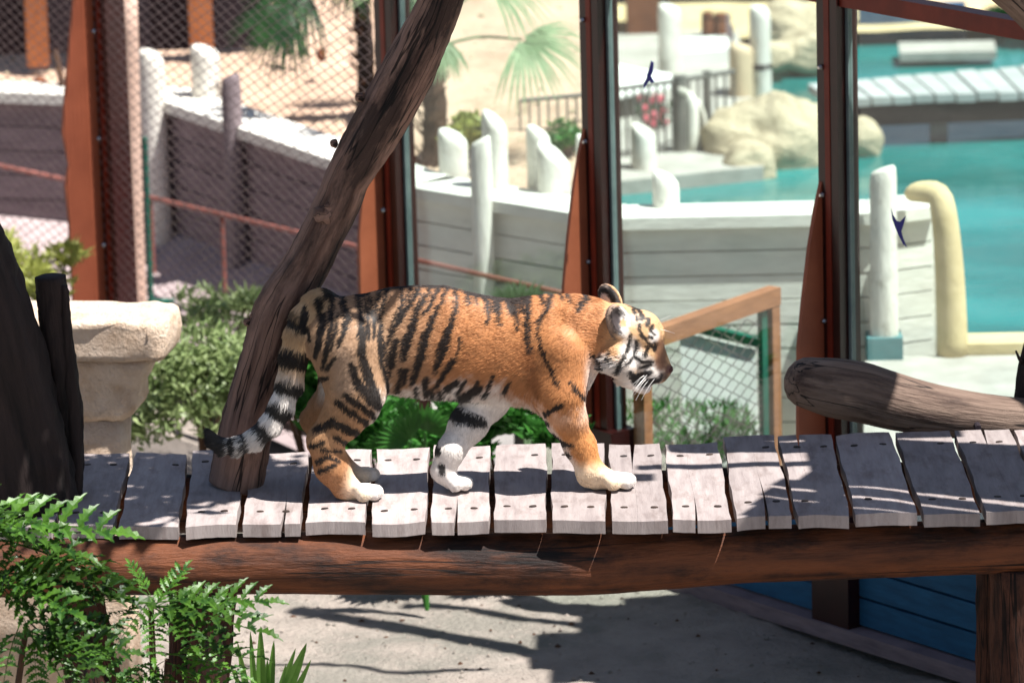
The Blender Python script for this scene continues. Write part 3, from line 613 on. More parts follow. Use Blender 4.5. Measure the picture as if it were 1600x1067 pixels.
# ---- rails, poles at the left
rr_ = empty('low_rail', atZ(353, 480, 0), 'thin rusty pink rail on low posts behind the wire mesh', 'rail')
def on_rail(x, y):
    Y = 5.5
    for _ in range(6): Y = float(wall_y(atY(x, y, Y)[0])) - .38
    return atY(x, y, Y)
A, B, C_, D_ = on_rail(-40, 251), on_rail(235, 309), on_rail(560, 386), on_rail(905, 464)
b = MB(); b.tube([A, B], 0.010, 8); b.build('top_rail', M['rail_pink'], rr_)
b = MB(); b.tube([B, C_], 0.010, 8); b.build('top_rail', M['rail_pink'], rr_)
b = MB(); b.tube([C_, D_], 0.010, 8); b.build('top_rail', M['rail_pink'], rr_)
for P in (A, B, B + (C_ - B) * 0.36, C_, D_):
    b = MB(); b.tube([P * [1, 1, 0], P], 0.0085, 8); b.build('post', M['rail_pink'], rr_)
P = atY(236, 478, 5.65); t = atY(226, 215, P[1]); gp = MB(); gp.tube([P, t], 0.011, 10); o = gp.build('green_pole', M['green_pole']); tag(o, 'thin green pole with a foot, beside the pale round pole', 'pole')
b = MB(); b.box(P + [0.03, 0, 0.012], 0.12, 0.05, 0.02); b.build('foot', M['green_pole'], o)
P = np.array([0, 5.55, 0]); t0 = atY(213, 490, P[1]); t1 = atY(199, -30, P[1]); b = MB(); b.tube([np.array([t0[0], P[1], 0]), t0 * .5 + t1 * .5, t1], np.array([16, 15, 15]) / ppm(P[1]), 14, sub=3, rough=0.04)
o = b.build('pale_pole', M['pale_pole'], None, True); tag(o, 'thick pale wooden pole right behind the left steel post', 'pole')
for x, y, x2, y2 in ((98, 135, 86, 78), (452, 86, 438, 40), (476, 86, 458, 30)):
    P = atZ(x, y, 0.85); t = atY(x2, y2, P[1] + 0.05); b = MB(); b.tube([P, t], [0.016, 0.010], 7, rough=0.1, sub=2); o = b.build('stick', M['stem'])
    tag(o, {98: 'brown stick leaning on the sand bank by the left steel post', 452: 'left stick standing on the sand below the palm', 476: 'right stick standing on the sand below the palm'}[x], 'stick', 'sticks on the sand bank')

# ---- stone pedestal
pd_Y = 1.25
pl = lambda x, y: atY(x, y, pd_Y)
ped = empty('stone_pedestal', np.array([pl(60, 560)[0], pd_Y + .3, 0]), 'cream rough stone pedestal with a broad cap behind the forked stump', 'pedestal')
cx = pl(30, 560)[0]; right = lambda x, y: pl(x, y)[0] - cx
def course(name, prof, m, seed):   # prof: list of (half width, z); octagonal-cornered block, roughened
    V = []; seg = 44; F = []
    for hw, z in prof:
        for j in range(seg):
            a_ = 2 * math.pi * (j + .5) / seg; e = 0.22
            cc, ss = math.cos(a_), math.sin(a_)
            x = math.copysign(abs(cc) ** e, cc) * hw; y = math.copysign(abs(ss) ** e, ss) * hw * 0.30
            an = math.radians(-9); V.append((cx + x * math.cos(an) - y * math.sin(an), pd_Y + 0.13 + x * math.sin(an) + y * math.cos(an), z))
    V = np.array(V); V += (0.006 * nz(V, 22, seed) + 0.004 * nz(V, 60, seed + 3))[:, None] * np.array([1, 1, 0.6])
    n = len(prof); F = [[i * seg + j, i * seg + (j + 1) % seg, (i + 1) * seg + (j + 1) % seg, (i + 1) * seg + j] for i in range(n - 1) for j in range(seg)] + [[(n - 1) * seg + j for j in range(seg)], list(range(seg))[::-1]]
    link_mesh(name, V, F, m, ped, True)
hz = lambda y: pl(200, y)[2]
hw = lambda x, y: (pl(x, y)[0] - cx) * 0.97
course('shaft', [(hw(203, 680), 0)] + [(hw(203, 680), hz(660) * k) for k in (.3, .6, .9)] + [(hw(203, 670), hz(658))], M['stone'], 1)
course('moulding', [(hw(206, 655), hz(657)), (hw(222, 645), hz(648)), (hw(230, 630), hz(634)), (hw(231, 605), hz(608)), (hw(236, 595), hz(598)), (hw(248, 575), hz(574)), (hw(252, 562), hz(560))], M['stone'], 2)
course('cap', [(hw(276, 556), hz(558)), (hw(280, 552), hz(551)), (hw(281, 530), hz(530)), (hw(280, 505), hz(508)), (hw(277, 500), hz(500)), (hw(270, 498), hz(497)), (hw(200, 498), hz(496.5))], M['stone'], 3)

# ================================================================== plants
def leaves(mb, n, pos, L, W, up=0.3, seed=0, jitter=1.0, dirf=None):
    r = np.random.default_rng(seed)
    for i in range(n):
        p = pos(r); d = r.normal(size=3); d[2] = abs(d[2]) * 0.6 + up
        if dirf is not None: d = dirf(p, r)
        d /= np.linalg.norm(d); s_ = np.cross(d, r.normal(size=3)); s_ /= np.linalg.norm(s_); nn = np.cross(s_, d)
        l = L * r.uniform(.6, 1.25); w_ = W * r.uniform(.7, 1.2); k = nn * l * r.uniform(-.2, .2)
        mb.add([p, p + d * l * .45 + s_ * w_ / 2 + k * .3, p + d * l + k, p + d * l * .45 - s_ * w_ / 2 + k * .3], [[0, 1, 2, 3]])
def bush(name, px, py, w_, h_, Y, n, L, W, m, label, cat='bush', dep=0.8, seed=0, up=0.3, clumps=9, stems=5, group=None, z0=None):
    s = ppm(Y, 0.4); rx = w_ / 2 / s; rz = h_ / 2 / s; c = atY(px, py, Y); r = np.random.default_rng(seed)
    base = np.array([c[0], Y, z0 if z0 is not None else 0.0])
    root = empty(name, base, label, cat, group)
    cc = [(c + np.array([r.uniform(-.75, .75) * rx, r.uniform(-.7, .7) * rx * dep, r.uniform(-.7, .75) * rz]), r.uniform(.28, .5)) for _ in range(clumps)]
    def pos(q):
        k, f = cc[q.integers(len(cc))]; d = q.normal(size=3); d /= np.linalg.norm(d)
        p = k + d * np.array([rx, rx * dep, rz]) * f * q.uniform(.4, 1.0) ** .5
        p[2] = max(p[2], base[2] + .01); return p
    mb = MB(); leaves(mb, n, pos, L, W, up, seed); mb.build('foliage', M[m], root)
    mb = MB()
    for k, f in cc[:stems]: mb.tube([base + [r.uniform(-.05, .05), r.uniform(-.05, .05), -.01], (base + k) / 2 + [0, 0, .05], k], [.010, .008, .004], 6, sub=2)
    mb.build('stem', M['stem'], root); return root
bush('shrub', 335, 600, 290, 165, 3.35, 4800, .05, .015, 'grey_leaf', 'grey green leafy shrub between the stone pedestal and leaning trunk', seed=2, clumps=30)
bush('shrub', 320, 505, 230, 90, 4.0, 1000, .05, .012, 'grey_leaf', 'thin wispy grey shrub in front of the mauve path', seed=4, clumps=10)
bush('shrub', 490, 610, 150, 190, 3.2, 3200, .06, .018, 'fresh_leaf', 'green leafy shrub seen between the tail and hind legs', seed=5)
bush('shrub', 50, 420, 150, 110, 4.55, 1500, .05, .014, 'yellow_leaf', 'yellowish green shrub behind the mesh at the far left', seed=6)
bush('shrub', 150, 665, 200, 60, 3.2, 700, .05, .02, 'grey_leaf', 'low grey green shrub behind the stone pedestal', seed=7)
bush('shrub', 790, 660, 250, 130, 2.45, 3400, .07, .022, 'fresh_leaf', 'low bright green shrub under the tiger belly', seed=8)
bush('shrub', 600, 680, 140, 120, 2.75, 1900, .06, .02, 'fresh_leaf', 'dark green shrub behind the near hind paw', seed=12)
bush('shrub', 1090, 690, 200, 90, 3.35, 1300, .05, .008, 'fresh_leaf', 'grassy green shrub at the foot of the timber gate', seed=9, up=1.2)
bush('shrub', 730, 212, 80, 62, 5.35, 1100, .04, .016, 'yellow_leaf', 'yellow green bush behind the short fat piling', seed=10, z0=.75)
bush('shrub', 885, 222, 110, 60, 5.5, 600, .04, .014, 'fresh_leaf', 'small green bush behind the broad slant-topped piling', seed=15, z0=.75)
bush('shrub', 1590, 64, 90, 80, 10.0, 1200, .06, .02, 'palm', 'dark green bush at the far right pool edge', seed=11, z0=.4)
# flowers behind the railing
fr = bush('flowering_plant', 1022, 195, 62, 70, 8.15, 350, .03, .014, 'palm', 'potted plant with red and pink flowers behind the railing bars', cat='plant', seed=14, z0=.34)
fb = MB(); red = mat('red_petals', srgb(190, 40, 70), srgb(225, 130, 140), rough=.6, bump=0, scale=20)
for i in range(16):
    x, y = random.uniform(995, 1040), random.uniform(150, 200); q = atY(x, y, 8.05); fb.ell(q, .014, .014, .016, 7, 5)
fb.build('flowers', red, fr)
# fan palm leaves
def fan(mb, c, axis, nrm, R_, n=20, spread=2.4, wd=0.016, droop=0.25, seed=0):
    r = np.random.default_rng(seed); axis = np.array(axis, float); axis /= np.linalg.norm(axis); nrm = np.array(nrm, float); nrm -= axis * np.dot(nrm, axis); nrm /= np.linalg.norm(nrm); sd = np.cross(nrm, axis)
    for i in range(n):
        a_ = (i / (n - 1) - .5) * spread + r.uniform(-.03, .03); d = axis * math.cos(a_) + sd * math.sin(a_); t = np.cross(nrm, d); L = R_ * r.uniform(.85, 1.05)
        pts = []
        for k, wk in ((0.06, .35), (.35, 1.0), (.7, .75), (1.0, .05)):
            p = c + d * L * k + nrm * (.06 * R_ * math.sin(k * 3)) - UZ * droop * R_ * k * k * k
            pts += [p + t * wd * wk / 2, p - nrm * wd * wk * .22, p - t * wd * wk / 2]
        F = []
        for k in range(3):
            q = k * 3; F += [[q, q + 1, q + 4, q + 3], [q + 1, q + 2, q + 5, q + 4]]
        mb.add(pts, F)
def palm(name, base, crown, rad, fans, m, label, tm='dark_trunk'):
    root = empty(name, base, label, 'palm tree')
    mb = MB(); mid = (base + crown) / 2 + [.02, 0, 0]; mb.tube([base - UZ * .05, mid, crown], [rad * 1.1, rad, rad * .9], 12, sub=8, rough=0.18, rs=14); mb.build('trunk', M[tm], root)
    mb = MB(); r = random.Random(5)
    for i in range(60):
        t = r.random(); p = base + (crown - base) * t; a_ = r.uniform(0, 6.28); d = np.array([math.cos(a_), math.sin(a_), .9]); q = p + d * [rad, rad, 0] * .8
        mb.add([q + [-.008, 0, 0], q + [.008, 0, 0], q + d * rad * .9 + [.003, 0, .01], q + d * rad * .9 + [-.003, 0, .01]], [[0, 1, 2, 3]])
    mb.build('leaf_stubs', M['stem'], root)
    for i, (c, ax, n_, R_, sp) in enumerate(fans):
        f = MB(); fan(f, c, ax, n_, R_, seed=i, spread=sp, n=22); f.tube([crown, (crown + c) / 2 + UZ * .03, c], [.008, .006, .005], 6, sub=3); f.build('frond', M[m], root)
    return root
pb_ = atZ(572, 178, .80); pY = pb_[1]; pcw = atY(552, -60, pY)
A_ = lambda x, y, dy=0: atY(x, y, pY + dy)
palm('palm_tree', pb_, pcw, .034, [
    (A_(452, 8, -.25), A_(385, 110, -.35) - A_(452, 8, -.25), (.1, -.8, .5), .26, 1.9),
    (A_(475, -20, -.15), A_(420, 40, -.25) - A_(475, -20, -.15), (0, -.8, .6), .27, 2.2),
    (A_(545, -60, -.2), A_(560, 20, -.25) - A_(545, -60, -.2), (0, -.9, .4), .20, 2.6),
    (A_(620, -10, -.1), A_(680, 30, -.1) - A_(620, -10, -.1), (0, -.8, .6), .24, 2.2),
    (A_(590, -90, .1), A_(640, -120, .2) - A_(590, -90, .1), (0, -.5, .8), .26, 2.4),
    (A_(500, -110, .1), A_(430, -140, .2) - A_(500, -110, .1), (0, -.5, .8), .26, 2.4)], 'palm', 'dark fan palm with shaggy trunk on the sand bank behind the mesh')
pb2 = atZ(676, 265, .72); pY2 = pb2[1]; pc2 = atY(668, 80, pY2)
B_ = lambda x, y, dy=0: atY(x, y, pY2 + dy)
palm('palm_tree', pb2, pc2, .046, [
    (B_(815, 62, -.1), B_(880, 110, -.2) - B_(815, 62, -.1), (0, -.7, .7), .27, 2.6),
    (B_(690, 60, -.2), B_(672, 130, -.3) - B_(690, 60, -.2), (0, -.8, .5), .15, 2.2),
    (B_(760, -30, 0), B_(850, -20, 0) - B_(760, -30, 0), (0, -.6, .8), .28, 2.2),
    (B_(640, -20, 0), B_(600, -60, .1) - B_(640, -20, 0), (0, -.5, .8), .26, 2.4)], 'pale_palm', 'pale fan palm with stout brown trunk beyond the glass', tm='stem')
def fanplant(px, py, Y, specs, m, label, z0=0.0):
    c = atY(px, py, Y); root = empty('fan_plant', (c[0], Y, z0), label, 'plant')
    for i, (x, y, tx, ty, R_, sp) in enumerate(specs):
        a_ = atY(x, y, Y + .03 * i); d = atY(tx, ty, Y - .08) - a_
        f = MB(); fan(f, a_, d, (0, -.9, .5), R_ / ppm(Y), n=18, spread=sp, seed=i + 40, droop=.12, wd=.018); f.tube([np.array([c[0], Y, z0]), (np.array([c[0], Y, z0]) + a_) / 2 + [0, .02, 0], a_], [.007, .006, .004], 6, sub=2); f.build('frond', M[m], root)
    return root
fanplant(818, 560, 4.0, [(810, 492, 808, 410, 84, 1.35), (858, 520, 880, 470, 60, 1.8)], 'pale_palm', 'pale fan leaf rising behind the tiger back beyond the glass')
fanplant(660, 720, 2.2, [(640, 690, 600, 640, 78, 2.2), (665, 675, 690, 600, 80, 2.2), (600, 700, 570, 650, 70, 2.2)], 'fresh_leaf', 'bright green fan leaves between hind legs and far foreleg')

# loose stones and litter on the soil
def litter(name, x0, x1, y0, y1, n, zf, seed, smin, smax, m, label):
    r = np.random.default_rng(seed); mb = MB()
    for i in range(n):
        x, y = r.uniform(x0, x1), r.uniform(y0, y1); q = r.uniform(smin, smax); c = np.array([x, y, float(zf(np.array(x), np.array(y))) + q * .2])
        
        if name == 'gravel' and y1 > 5 and y < float(wall_y(x)) + .2: continue
        a_ = r.uniform(0, 6.3); V = [c + [math.cos(a_ + k * 1.26) * q * r.uniform(.6, 1.1), math.sin(a_ + k * 1.26) * q * r.uniform(.6, 1.1), 0] for k in range(5)] + [c + [0, 0, q * r.uniform(.3, .8)], c - [0, 0, q * .4]]
        mb.add(V, [[k, (k + 1) % 5, 5] for k in range(5)] + [[(k + 1) % 5, k, 6] for k in range(5)])
    o = mb.build(name, m); tag(o, label, 'gravel', kind='stuff')
litter('gravel', -1.6, 1.2, 1.0, 3.6, 900, gz, 5, .003, .011, M['sand'], 'small loose stones on the soil below the walkway')
litter('dry_litter', -1.6, 1.2, 1.0, 4.0, 200, gz, 6, .004, .014, M['stem'], 'dark bits of dry leaf litter on the soil below the walkway')
litter('gravel', -3.2, .3, 5.2, 8.5, 500, bz, 8, .005, .02, M['rock'], 'small pale stones scattered over the sand bank')
# ================================================================== the walkway
DZ = 1.0
FX = [(-115, 824), (-12, 823), (87, 822), (180, 822), (284, 823), (375, 818), (473, 817), (575, 816), (670, 814), (768, 812), (857, 812), (952, 812), (1048, 811), (1146, 808), (1242, 805), (1332, 805), (1438, 802), (1537, 800), (1640, 797), (1745, 794), (1850, 791)]
BX = [(-65, 711), (28, 710), (120, 709), (207, 708), (297, 708), (388, 705), (486, 702), (586, 700), (674, 699), (770, 698), (858, 697), (948, 695), (1034, 693), (1126, 689), (1213, 686), (1301, 683), (1394, 680), (1488, 678), (1580, 675), (1674, 673), (1768, 670)]
deck = empty('timber_walkway', atZ(800, 770, DZ) * [1, 1, 0], 'weathered plank walkway on red brown logs that the tiger walks along', 'walkway')
PLK = []
def plank(i, crack=None, over=None):
    rr = random.Random(100 + i)
    f0, f1 = np.array(FX[i], float), np.array(FX[i + 1], float); b0, b1 = np.array(BX[i], float), np.array(BX[i + 1], float)
    gf = rr.uniform(4.0, 5.8); gb = rr.uniform(3.4, 5.2)
    df = rr.uniform(-2.0, 2.0); db = rr.uniform(-5.5, 3.5)
    A = atZ(f0[0] + gf, f0[1] + df, DZ); B = atZ(f1[0] - gf, f1[1] + df + rr.uniform(-3, 3), DZ); C = atZ(b1[0] - gb, b1[1] + db, DZ); D = atZ(b0[0] + gb, b0[1] + db + rr.uniform(-2, 2), DZ)
    th = 0.036; cup = rr.uniform(-0.0045, 0.0035); tilt = rr.uniform(-.002, .002); bow = rr.uniform(-.006, .007)
    mb = MB()
    def grid(u0f, u1f, nu, nv=12):
        V = []
        for k in range(nv + 1):
            v = k / nv; ua, ub = u0f(v), u1f(v)
            for j in range(nu + 1):
                u = ua + (ub - ua) * j / nu
                p = (A * (1 - u) + B * u) * (1 - v) + (D * (1 - u) + C * u) * v
                edge = (0.0022 * math.sin(v * 9 + i * 2) + 0.0016 * math.sin(v * 23 + i)) * (1 if u < .5 else -1) * (abs(u - .5) * 2) ** 6
                curve = bow * (u - .5) ** 2 * 4 * (1 if v < .5 else -.8) * abs(v - .5) * 2
                p = p + np.array([edge, curve, cup * (1 - (2 * u - 1) ** 2) + tilt * (2 * u - 1) + 0.0012 * nz(p * 1.0, 30, i)])
                V.append(p)
        n = len(V); W = nu + 1; T = np.array(V)
        top = T.copy(); ch = []
        bot = T - [0, 0, th]
        F = [[k * W + j, k * W + j + 1, (k + 1) * W + j + 1, (k + 1) * W + j] for k in range(nv) for j in range(nu)]
        F += [[n + q for q in f[::-1]] for f in F]
        for k in range(nv):
            a, b_ = k * W, (k + 1) * W; F.append([b_, n + b_, n + a, a][::-1] if False else [a, b_, n + b_, n + a])
            a, b_ = k * W + nu, (k + 1) * W + nu; F.append([b_, a, n + a, n + b_])
        for j in range(nu):
            F.append([j + 1, j, n + j, n + j + 1]); a = nv * W; F.append([a + j, a + j + 1, n + a + j + 1, n + a + j])
        mb.add(np.vstack([top, bot]), F)
    if crack is None: grid(lambda v: 0, lambda v: 1, 8)
    else:
        u0, front, ln, wd = crack
        cw = lambda v: wd * max(0.0, 1 - ((v if front else 1 - v) / ln)) + 0.0012
        grid(lambda v: 0, lambda v: u0 + .02 * math.sin(v * 7) - cw(v), 4); grid(lambda v: u0 + .02 * math.sin(v * 7) + cw(v), lambda v: 1, 4)
    o = mb.build('plank', M['plank'], deck)
    for v in (0.17, 0.84):
        for u in (0.25 + rr.uniform(-.05, .05), 0.77 + rr.uniform(-.05, .05)):
            p = (A * (1 - u) + B * u) * (1 - v) + (D * (1 - u) + C * u) * v + UZ * (cup * (1 - (2 * u - 1) ** 2) + tilt * (2 * u - 1) + .0016)
            if rr.random() < .12: continue
            s = MB(); n = 10; a0 = rr.uniform(-.3, .3)
            s.add([p + [math.cos(2 * math.pi * k / n) * .0095, math.sin(2 * math.pi * k / n) * .0065 + math.cos(2 * math.pi * k / n) * a0 * .01, .0012] for k in range(n)] +
                  [p + [math.cos(2 * math.pi * k / n) * .011, math.sin(2 * math.pi * k / n) * .0078 + math.cos(2 * math.pi * k / n) * a0 * .01, -.002] for k in range(n)],
                  [list(range(n))] + [[k, n + k, n + (k + 1) % n, (k + 1) % n] for k in range(n)])
            s.build('screw', M['screw'], o)
CR = {5: (0.70, True, .35, .035), 8: (0.42, True, .28, .03), 12: (0.40, True, .30, .02), 13: (0.55, True, .45, .03), 11: (0.45, False, .3, .045), 14: (.35, False, .2, .03), 17: (.5, False, .22, .03)}
for i in range(len(FX) - 1): plank(i, CR.get(i))
fe = atZ(800, 812, DZ)[1]; be = atZ(800, 698, DZ)[1]
Yb = fe + 0.075
bp = [(-220, 891), (-60, 888), (150, 884), (400, 880), (650, 880), (900, 881), (1150, 867), (1350, 860), (1600, 852), (1850, 845)]
br_ = np.array([46, 46, 47, 48, 49, 49, 45, 44, 43, 43]) / ppm(Yb)
b = MB(); b.tube([atY(x, y, Yb) for x, y in bp], br_, 28, sub=8, rough=0.035, rs=5, seed=3); b.build('beam', M['beam'], deck, True)
b = MB(); b.tube([atY(x, y, Yb) + [0, be - fe - .15, 0] for x, y in bp], br_, 20, sub=4, rough=0.03, rs=5, seed=6); b.build('beam', M['beam'], deck, True)
def to_ground(p, q, z=-0.05):
    d = q - p; return p + d * ((z - p[2]) / d[2])
for x0, y0, x1, y1, r, Y, mk, sd in ((338, 915, 322, 1090, 35, Yb + .01, 'leg', 1), (112, 905, 152, 1090, 45, Yb + .05, 'leg', 5), (1603, 880, 1607, 1090, 60, Yb + .03, 'leg', 9), (300, 905, 296, 1090, 36, Yb + .45, 'leg', 12), (1560, 880, 1560, 1090, 36, Yb + .5, 'leg', 15)):
    a_, c_ = atY(x0, y0, Y), atY(x1, y1, Y); g_ = to_ground(a_, c_)
    b = MB(); b.tube([a_, a_ * .66 + g_ * .34, a_ * .33 + g_ * .67, g_], np.array([.95, .98, 1.02, 1.1]) * r / ppm(Y), 24, sub=8, rough=0.07, rs=7, seed=sd); b.build('leg', M[mk], deck, True)

# ================================================================== trunks and logs
tb_ = atZ(367, 756, DZ); tY = tb_[1]
T_ = [(367, 766, 43), (375, 725, 42.5), (392, 640, 42), (416, 560, 43), (441, 480, 46), (484, 405, 40), (528, 315, 38.5), (542, 280, 39), (588, 200, 47), (643, 100, 46), (689, 0, 38), (722, -110, 37), (742, -230, 35), (756, -380, 33)]
def pxpath(T, Y, lean=0.0):
    P = [atY(x, y, Y) for x, y, r in T]; P = [p + [0, lean * (p[2] - P[0][2]), 0] for p in P]
    R_ = []
    for i, (x, y, r) in enumerate(T):
        j0, j1 = max(0, i - 1), min(len(T) - 1, i + 1); dx, dy = T[j1][0] - T[j0][0], T[j1][1] - T[j0][1]
        R_.append(r * abs(dy) / math.hypot(dx, dy) / ppm(P[i][1], P[i][2]))
    return P, R_
P, R_ = pxpath(T_, tY)
P[0] = P[0] * [1, 1, 0] + UZ * (DZ - .005)
lt = empty('dead_tree', P[0], 'weathered bare tree trunk leaning to the right behind the tiger rump', 'tree')
b = MB(); b.tube(P, R_, 30, sub=12, rough=0.085, rs=5.5, seed=21); b.build('trunk', M['trunk'], lt, True)
for (x, y, r) in ((508, 330, 15), (516, 318, 9), (560, 150, 10), (405, 470, 11), (395, 490, 8), (520, 222, 9), (385, 500, 9)):
    p = atY(x, y, tY); i = min(range(len(P)), key=lambda k: np.linalg.norm(P[k] - p)); k = MB()
    d = np.array([0.1, -1, .15]) if x in (508, 516) else np.array([-.8, -.5, .2]); d /= np.linalg.norm(d); rr = r / ppm(tY) * (1 if x in (508, 516) else .62)
    c0 = p + [0, -R_[i] * (.82 if x in (508, 516) else .30), 0]
    k.tube([c0 - d * rr, c0 + d * rr * .3, c0 + d * rr * .6], [rr * 1.25, rr, rr * .35], 10, rough=.2, rs=30, seed=int(x)); k.build('knot', M['trunk'], lt, True)
# dark tree at the left whose added crown shades this end of the walkway
lb = atZ(40, 786, DZ); lY = lb[1]
T_ = [(40, 790, 86), (14, 640, 80), (-40, 450, 80), (-84, 335, 79), (-190, 0, 76), (-290, -300, 70), (-330, -520, 60)]
P, R_ = pxpath(T_, lY); P[0] = P[0] * [1, 1, 0] + UZ * (DZ - .005)
dt = empty('shade_tree', P[0], 'thick dark tree trunk leaning left at the left edge of the walkway', 'tree')
b = MB(); b.tube(P, R_, 44, sub=14, rough=0.10, rs=5, seed=31); b.build('trunk', M['dark_trunk'], dt, True)
# unseen crown above the picture, leaf clusters placed to shade deck and trunks
cr = MB(); rg = np.random.default_rng(77)
def shade_at(px, py, t, Y=None): return (atZ(px, py, DZ) if Y is None else atY(px, py, Y)) + SD * t
clus = []
for px, py, t, r, n, Y in ((20, 770, 2.35, .22, 260, None), (120, 740, 2.4, .20, 200, None), (170, 790, 2.3, .18, 150, None), (215, 735, 2.5, .20, 210, None), (290, 720, 2.5, .16, 110, None), (250, 775, 2.4, .12, 60, None),
                        (-30, 640, 2.2, .24, 300, lY), (70, 640, 2.2, .24, 330, lY), (80, 520, 2.1, .22, 300, lY), (0, 480, 2.1, .22, 300, lY), (-60, 380, 2.0, .24, 260, lY), (20, 380, 2.0, .22, 240, lY),
                        (350, 740, 2.4, .14, 170, None), (365, 690, 2.3, .14, 230, tY), (385, 620, 2.25, .13, 230, tY), (400, 560, 2.2, .13, 220, tY), (425, 500, 2.1, .13, 190, tY), (455, 440, 2.05, .12, 110, tY), (500, 360, 2.0, .10, 40, tY), (440, 750, 2.5, .10, 34, None), (235, 795, 2.3, .12, 70, None), (180, 812, 2.3, .12, 60, None), (330, 770, 2.4, .10, 40, None), (500, 600, 2.5, .13, 60, tY), (530, 520, 2.5, .10, 26, tY)):
    c = shade_at(px, py, t, Y)
    clus.append(c)
    leaves(cr, n, lambda q, c=c, r=r: c + q.normal(size=3) * r * .55 * [1, 1, .45], .10, .05, .1, seed=int(px + py + t * 10))
o = cr.build('crown', M['canopy'], dt)
b = MB()
for c in clus: b.tube([P[-1] * .5 + P[-2] * .5, (P[-1] + c) / 2 + [0, 0, .15], c], [.03, .02, .006], 7, sub=4)
b.build('branch', M['dark_trunk'], dt, True)
# forked stump
sb = atZ(112, 772, DZ); sY = sb[1]
st = empty('forked_stump', sb, 'dark forked dead stump with two prongs beside the left tree trunk', 'stump')
Ps, Rs = pxpath([(116, 774, 12), (111, 720, 20), (103, 650, 27), (93, 560, 26), (84, 490, 25), (79, 432, 24)], sY)
b = MB(); b.tube(Ps, Rs, 22, sub=9, rough=.17, rs=11, seed=41); b.build('prong', M['dark_trunk'], st, True)
Ps, Rs = pxpath([(121, 774, 8), (118, 700, 11), (112, 610, 11), (105, 520, 8), (101, 446, 5)], sY - .03)
b = MB(); b.tube(Ps, Rs, 14, sub=8, rough=.20, rs=14, seed=43); b.build('prong', M['dark_trunk'], st, True)
# grey log at the right
gY = be + 0.16
T_ = [(1262, 598, 44), (1300, 605, 50), (1345, 613, 51), (1400, 628, 48), (1460, 641, 44), (1530, 651, 40), (1600, 657, 38), (1700, 664, 37)]
Pg = [atY(x, y, gY + (x - 1262) * .0002) for x, y, r in T_]; Rg = [r / ppm(gY) * .93 for x, y, r in T_]
lg = empty('grey_log', Pg[3], 'smooth grey log with rounded end lying behind the deck at the right', 'log')
b = MB(); b.tube(Pg, Rg, 30, sub=8, rough=.025, rs=4, seed=51, round_end=True); b.build('log_body', M['log'], lg, True)
p = atY(1528, 668, gY - .05); b = MB(); b.tube([p + [0, .03, 0], p - [0, .012, 0]], [.010, .010], 10); b.build('bolt', M['dark'], lg)
# right edge: seen post and brace, with unseen boards added above to cast shade
shp = atY(1612, 655, be + .30)
sh = empty('shade_frame', shp * [1, 1, 0], 'dark leaning post at the right edge, with unseen boards added to cast shade', 'shade frame')
Ps, Rs = pxpath([(1604, 700, 27), (1609, 630, 26), (1624, 540, 25), (1700, 300, 25), (1790, 0, 25), (1870, -260, 25)], be + .30)
Ps = [to_ground(Ps[1], Ps[0])] + Ps; Rs = [Rs[0]] + Rs
b = MB(); b.tube(Ps, Rs, 18, sub=4, rough=.08, rs=8, seed=61); b.build('post', M['dark_trunk'], sh, True)
b = MB(); p = atY(1597, 566, be + .28); b.tube([p, p + [-.012, -.02, .02], p + [-.02, -.02, .04]], [.008, .005, .003], 6); b.build('twig', M['dark_trunk'], sh, True)
b = MB(); b.tube([atY(x, y, .1) for x, y in ((1440, -140), (1530, -60), (1590, -8), (1670, 62), (1790, 160))], [.058, .060, .060, .062, .064], 18, sub=5, rough=.07, rs=7, seed=63); b.build('brace', M['log'], sh, True)
def slat(a, c, hw_, t=2.25, th=.03):  # unseen board added up-sun to shade a strip of the deck
    A = atZ(*a, DZ) + SD * t; B = atZ(*c, DZ) + SD * t; b = MB(); v = B - A; v[2] = 0
    cc = (A + B) / 2; cc[2] = DZ + SD[2] * t; b.box(cc, np.linalg.norm(v), hw_ * 2, th, v); b.build('shade_board', M['greywood'], sh)
YT = atZ(760, 763, DZ)[1]
def board_at(x0, yc, hw_, dz=0.0, sl=.118, x1=2100): slat((x0, yc + (x0 - 1300) * sl), (x1, yc + (x1 - 1300) * sl), hw_, t=2.25 + dz)
# shaded deck: solid boards at the back, three open joints towards the front
for i, y in enumerate((690, 704, 718, 732, 746)): board_at(1306 - (4 if i < 4 else 44), y, .062, .035 * (i % 2), sl=.05 + .012 * i)
board_at(1216, 763.5, .041, 0.02)
board_at(1198, 780.5, .043)
board_at(1184, 797, .046, 0.02)
for i, y in enumerate((812, 826, 840, 856)): board_at(1172 - 8 * i, y, .055, .035 * (i % 2))
slat((1050, 688), (1500, 676), .042, t=2.3)
def slat_pts(A, B, hw_, t=2.2):
    A = A + SD * t; B = B + SD * t; b = MB(); v = B - A; b.box((A + B) / 2, np.linalg.norm(v), hw_ * 2, .03, v); b.build('shade_board', M['greywood'], sh)
slat_pts(atY(1205, 578, gY), atY(1398, 596, gY), .088)  # added board shading the left end of the log
for (x0, y0, x1, y1, hw_) in ((470, 936, 1110, 1072, .045), (640, 934, 900, 972, .028), (390, 1031, 640, 1037, .016)):
    A = atZ(x0, y0, 0) + SD * 3.35; B = atZ(x1, y1, 0) + SD * 3.35; b = MB(); b.tube([A, (A + B) / 2 + [0, .03, .02], B, B + (B - A) * .5], hw_, 10, sub=4, rough=.1); b.build('pole', M['log'], sh, True)  # unseen poles added for the shadow bands on the soil
slat_pts(atY(1031, 556, YT), atY(1110, 548, YT), .036)  # added plank end that shades the tiger's muzzle
slat((1000, 729), (1330, 724), .022, t=2.2, th=.04)  # added slat for the thin shade band on the deck
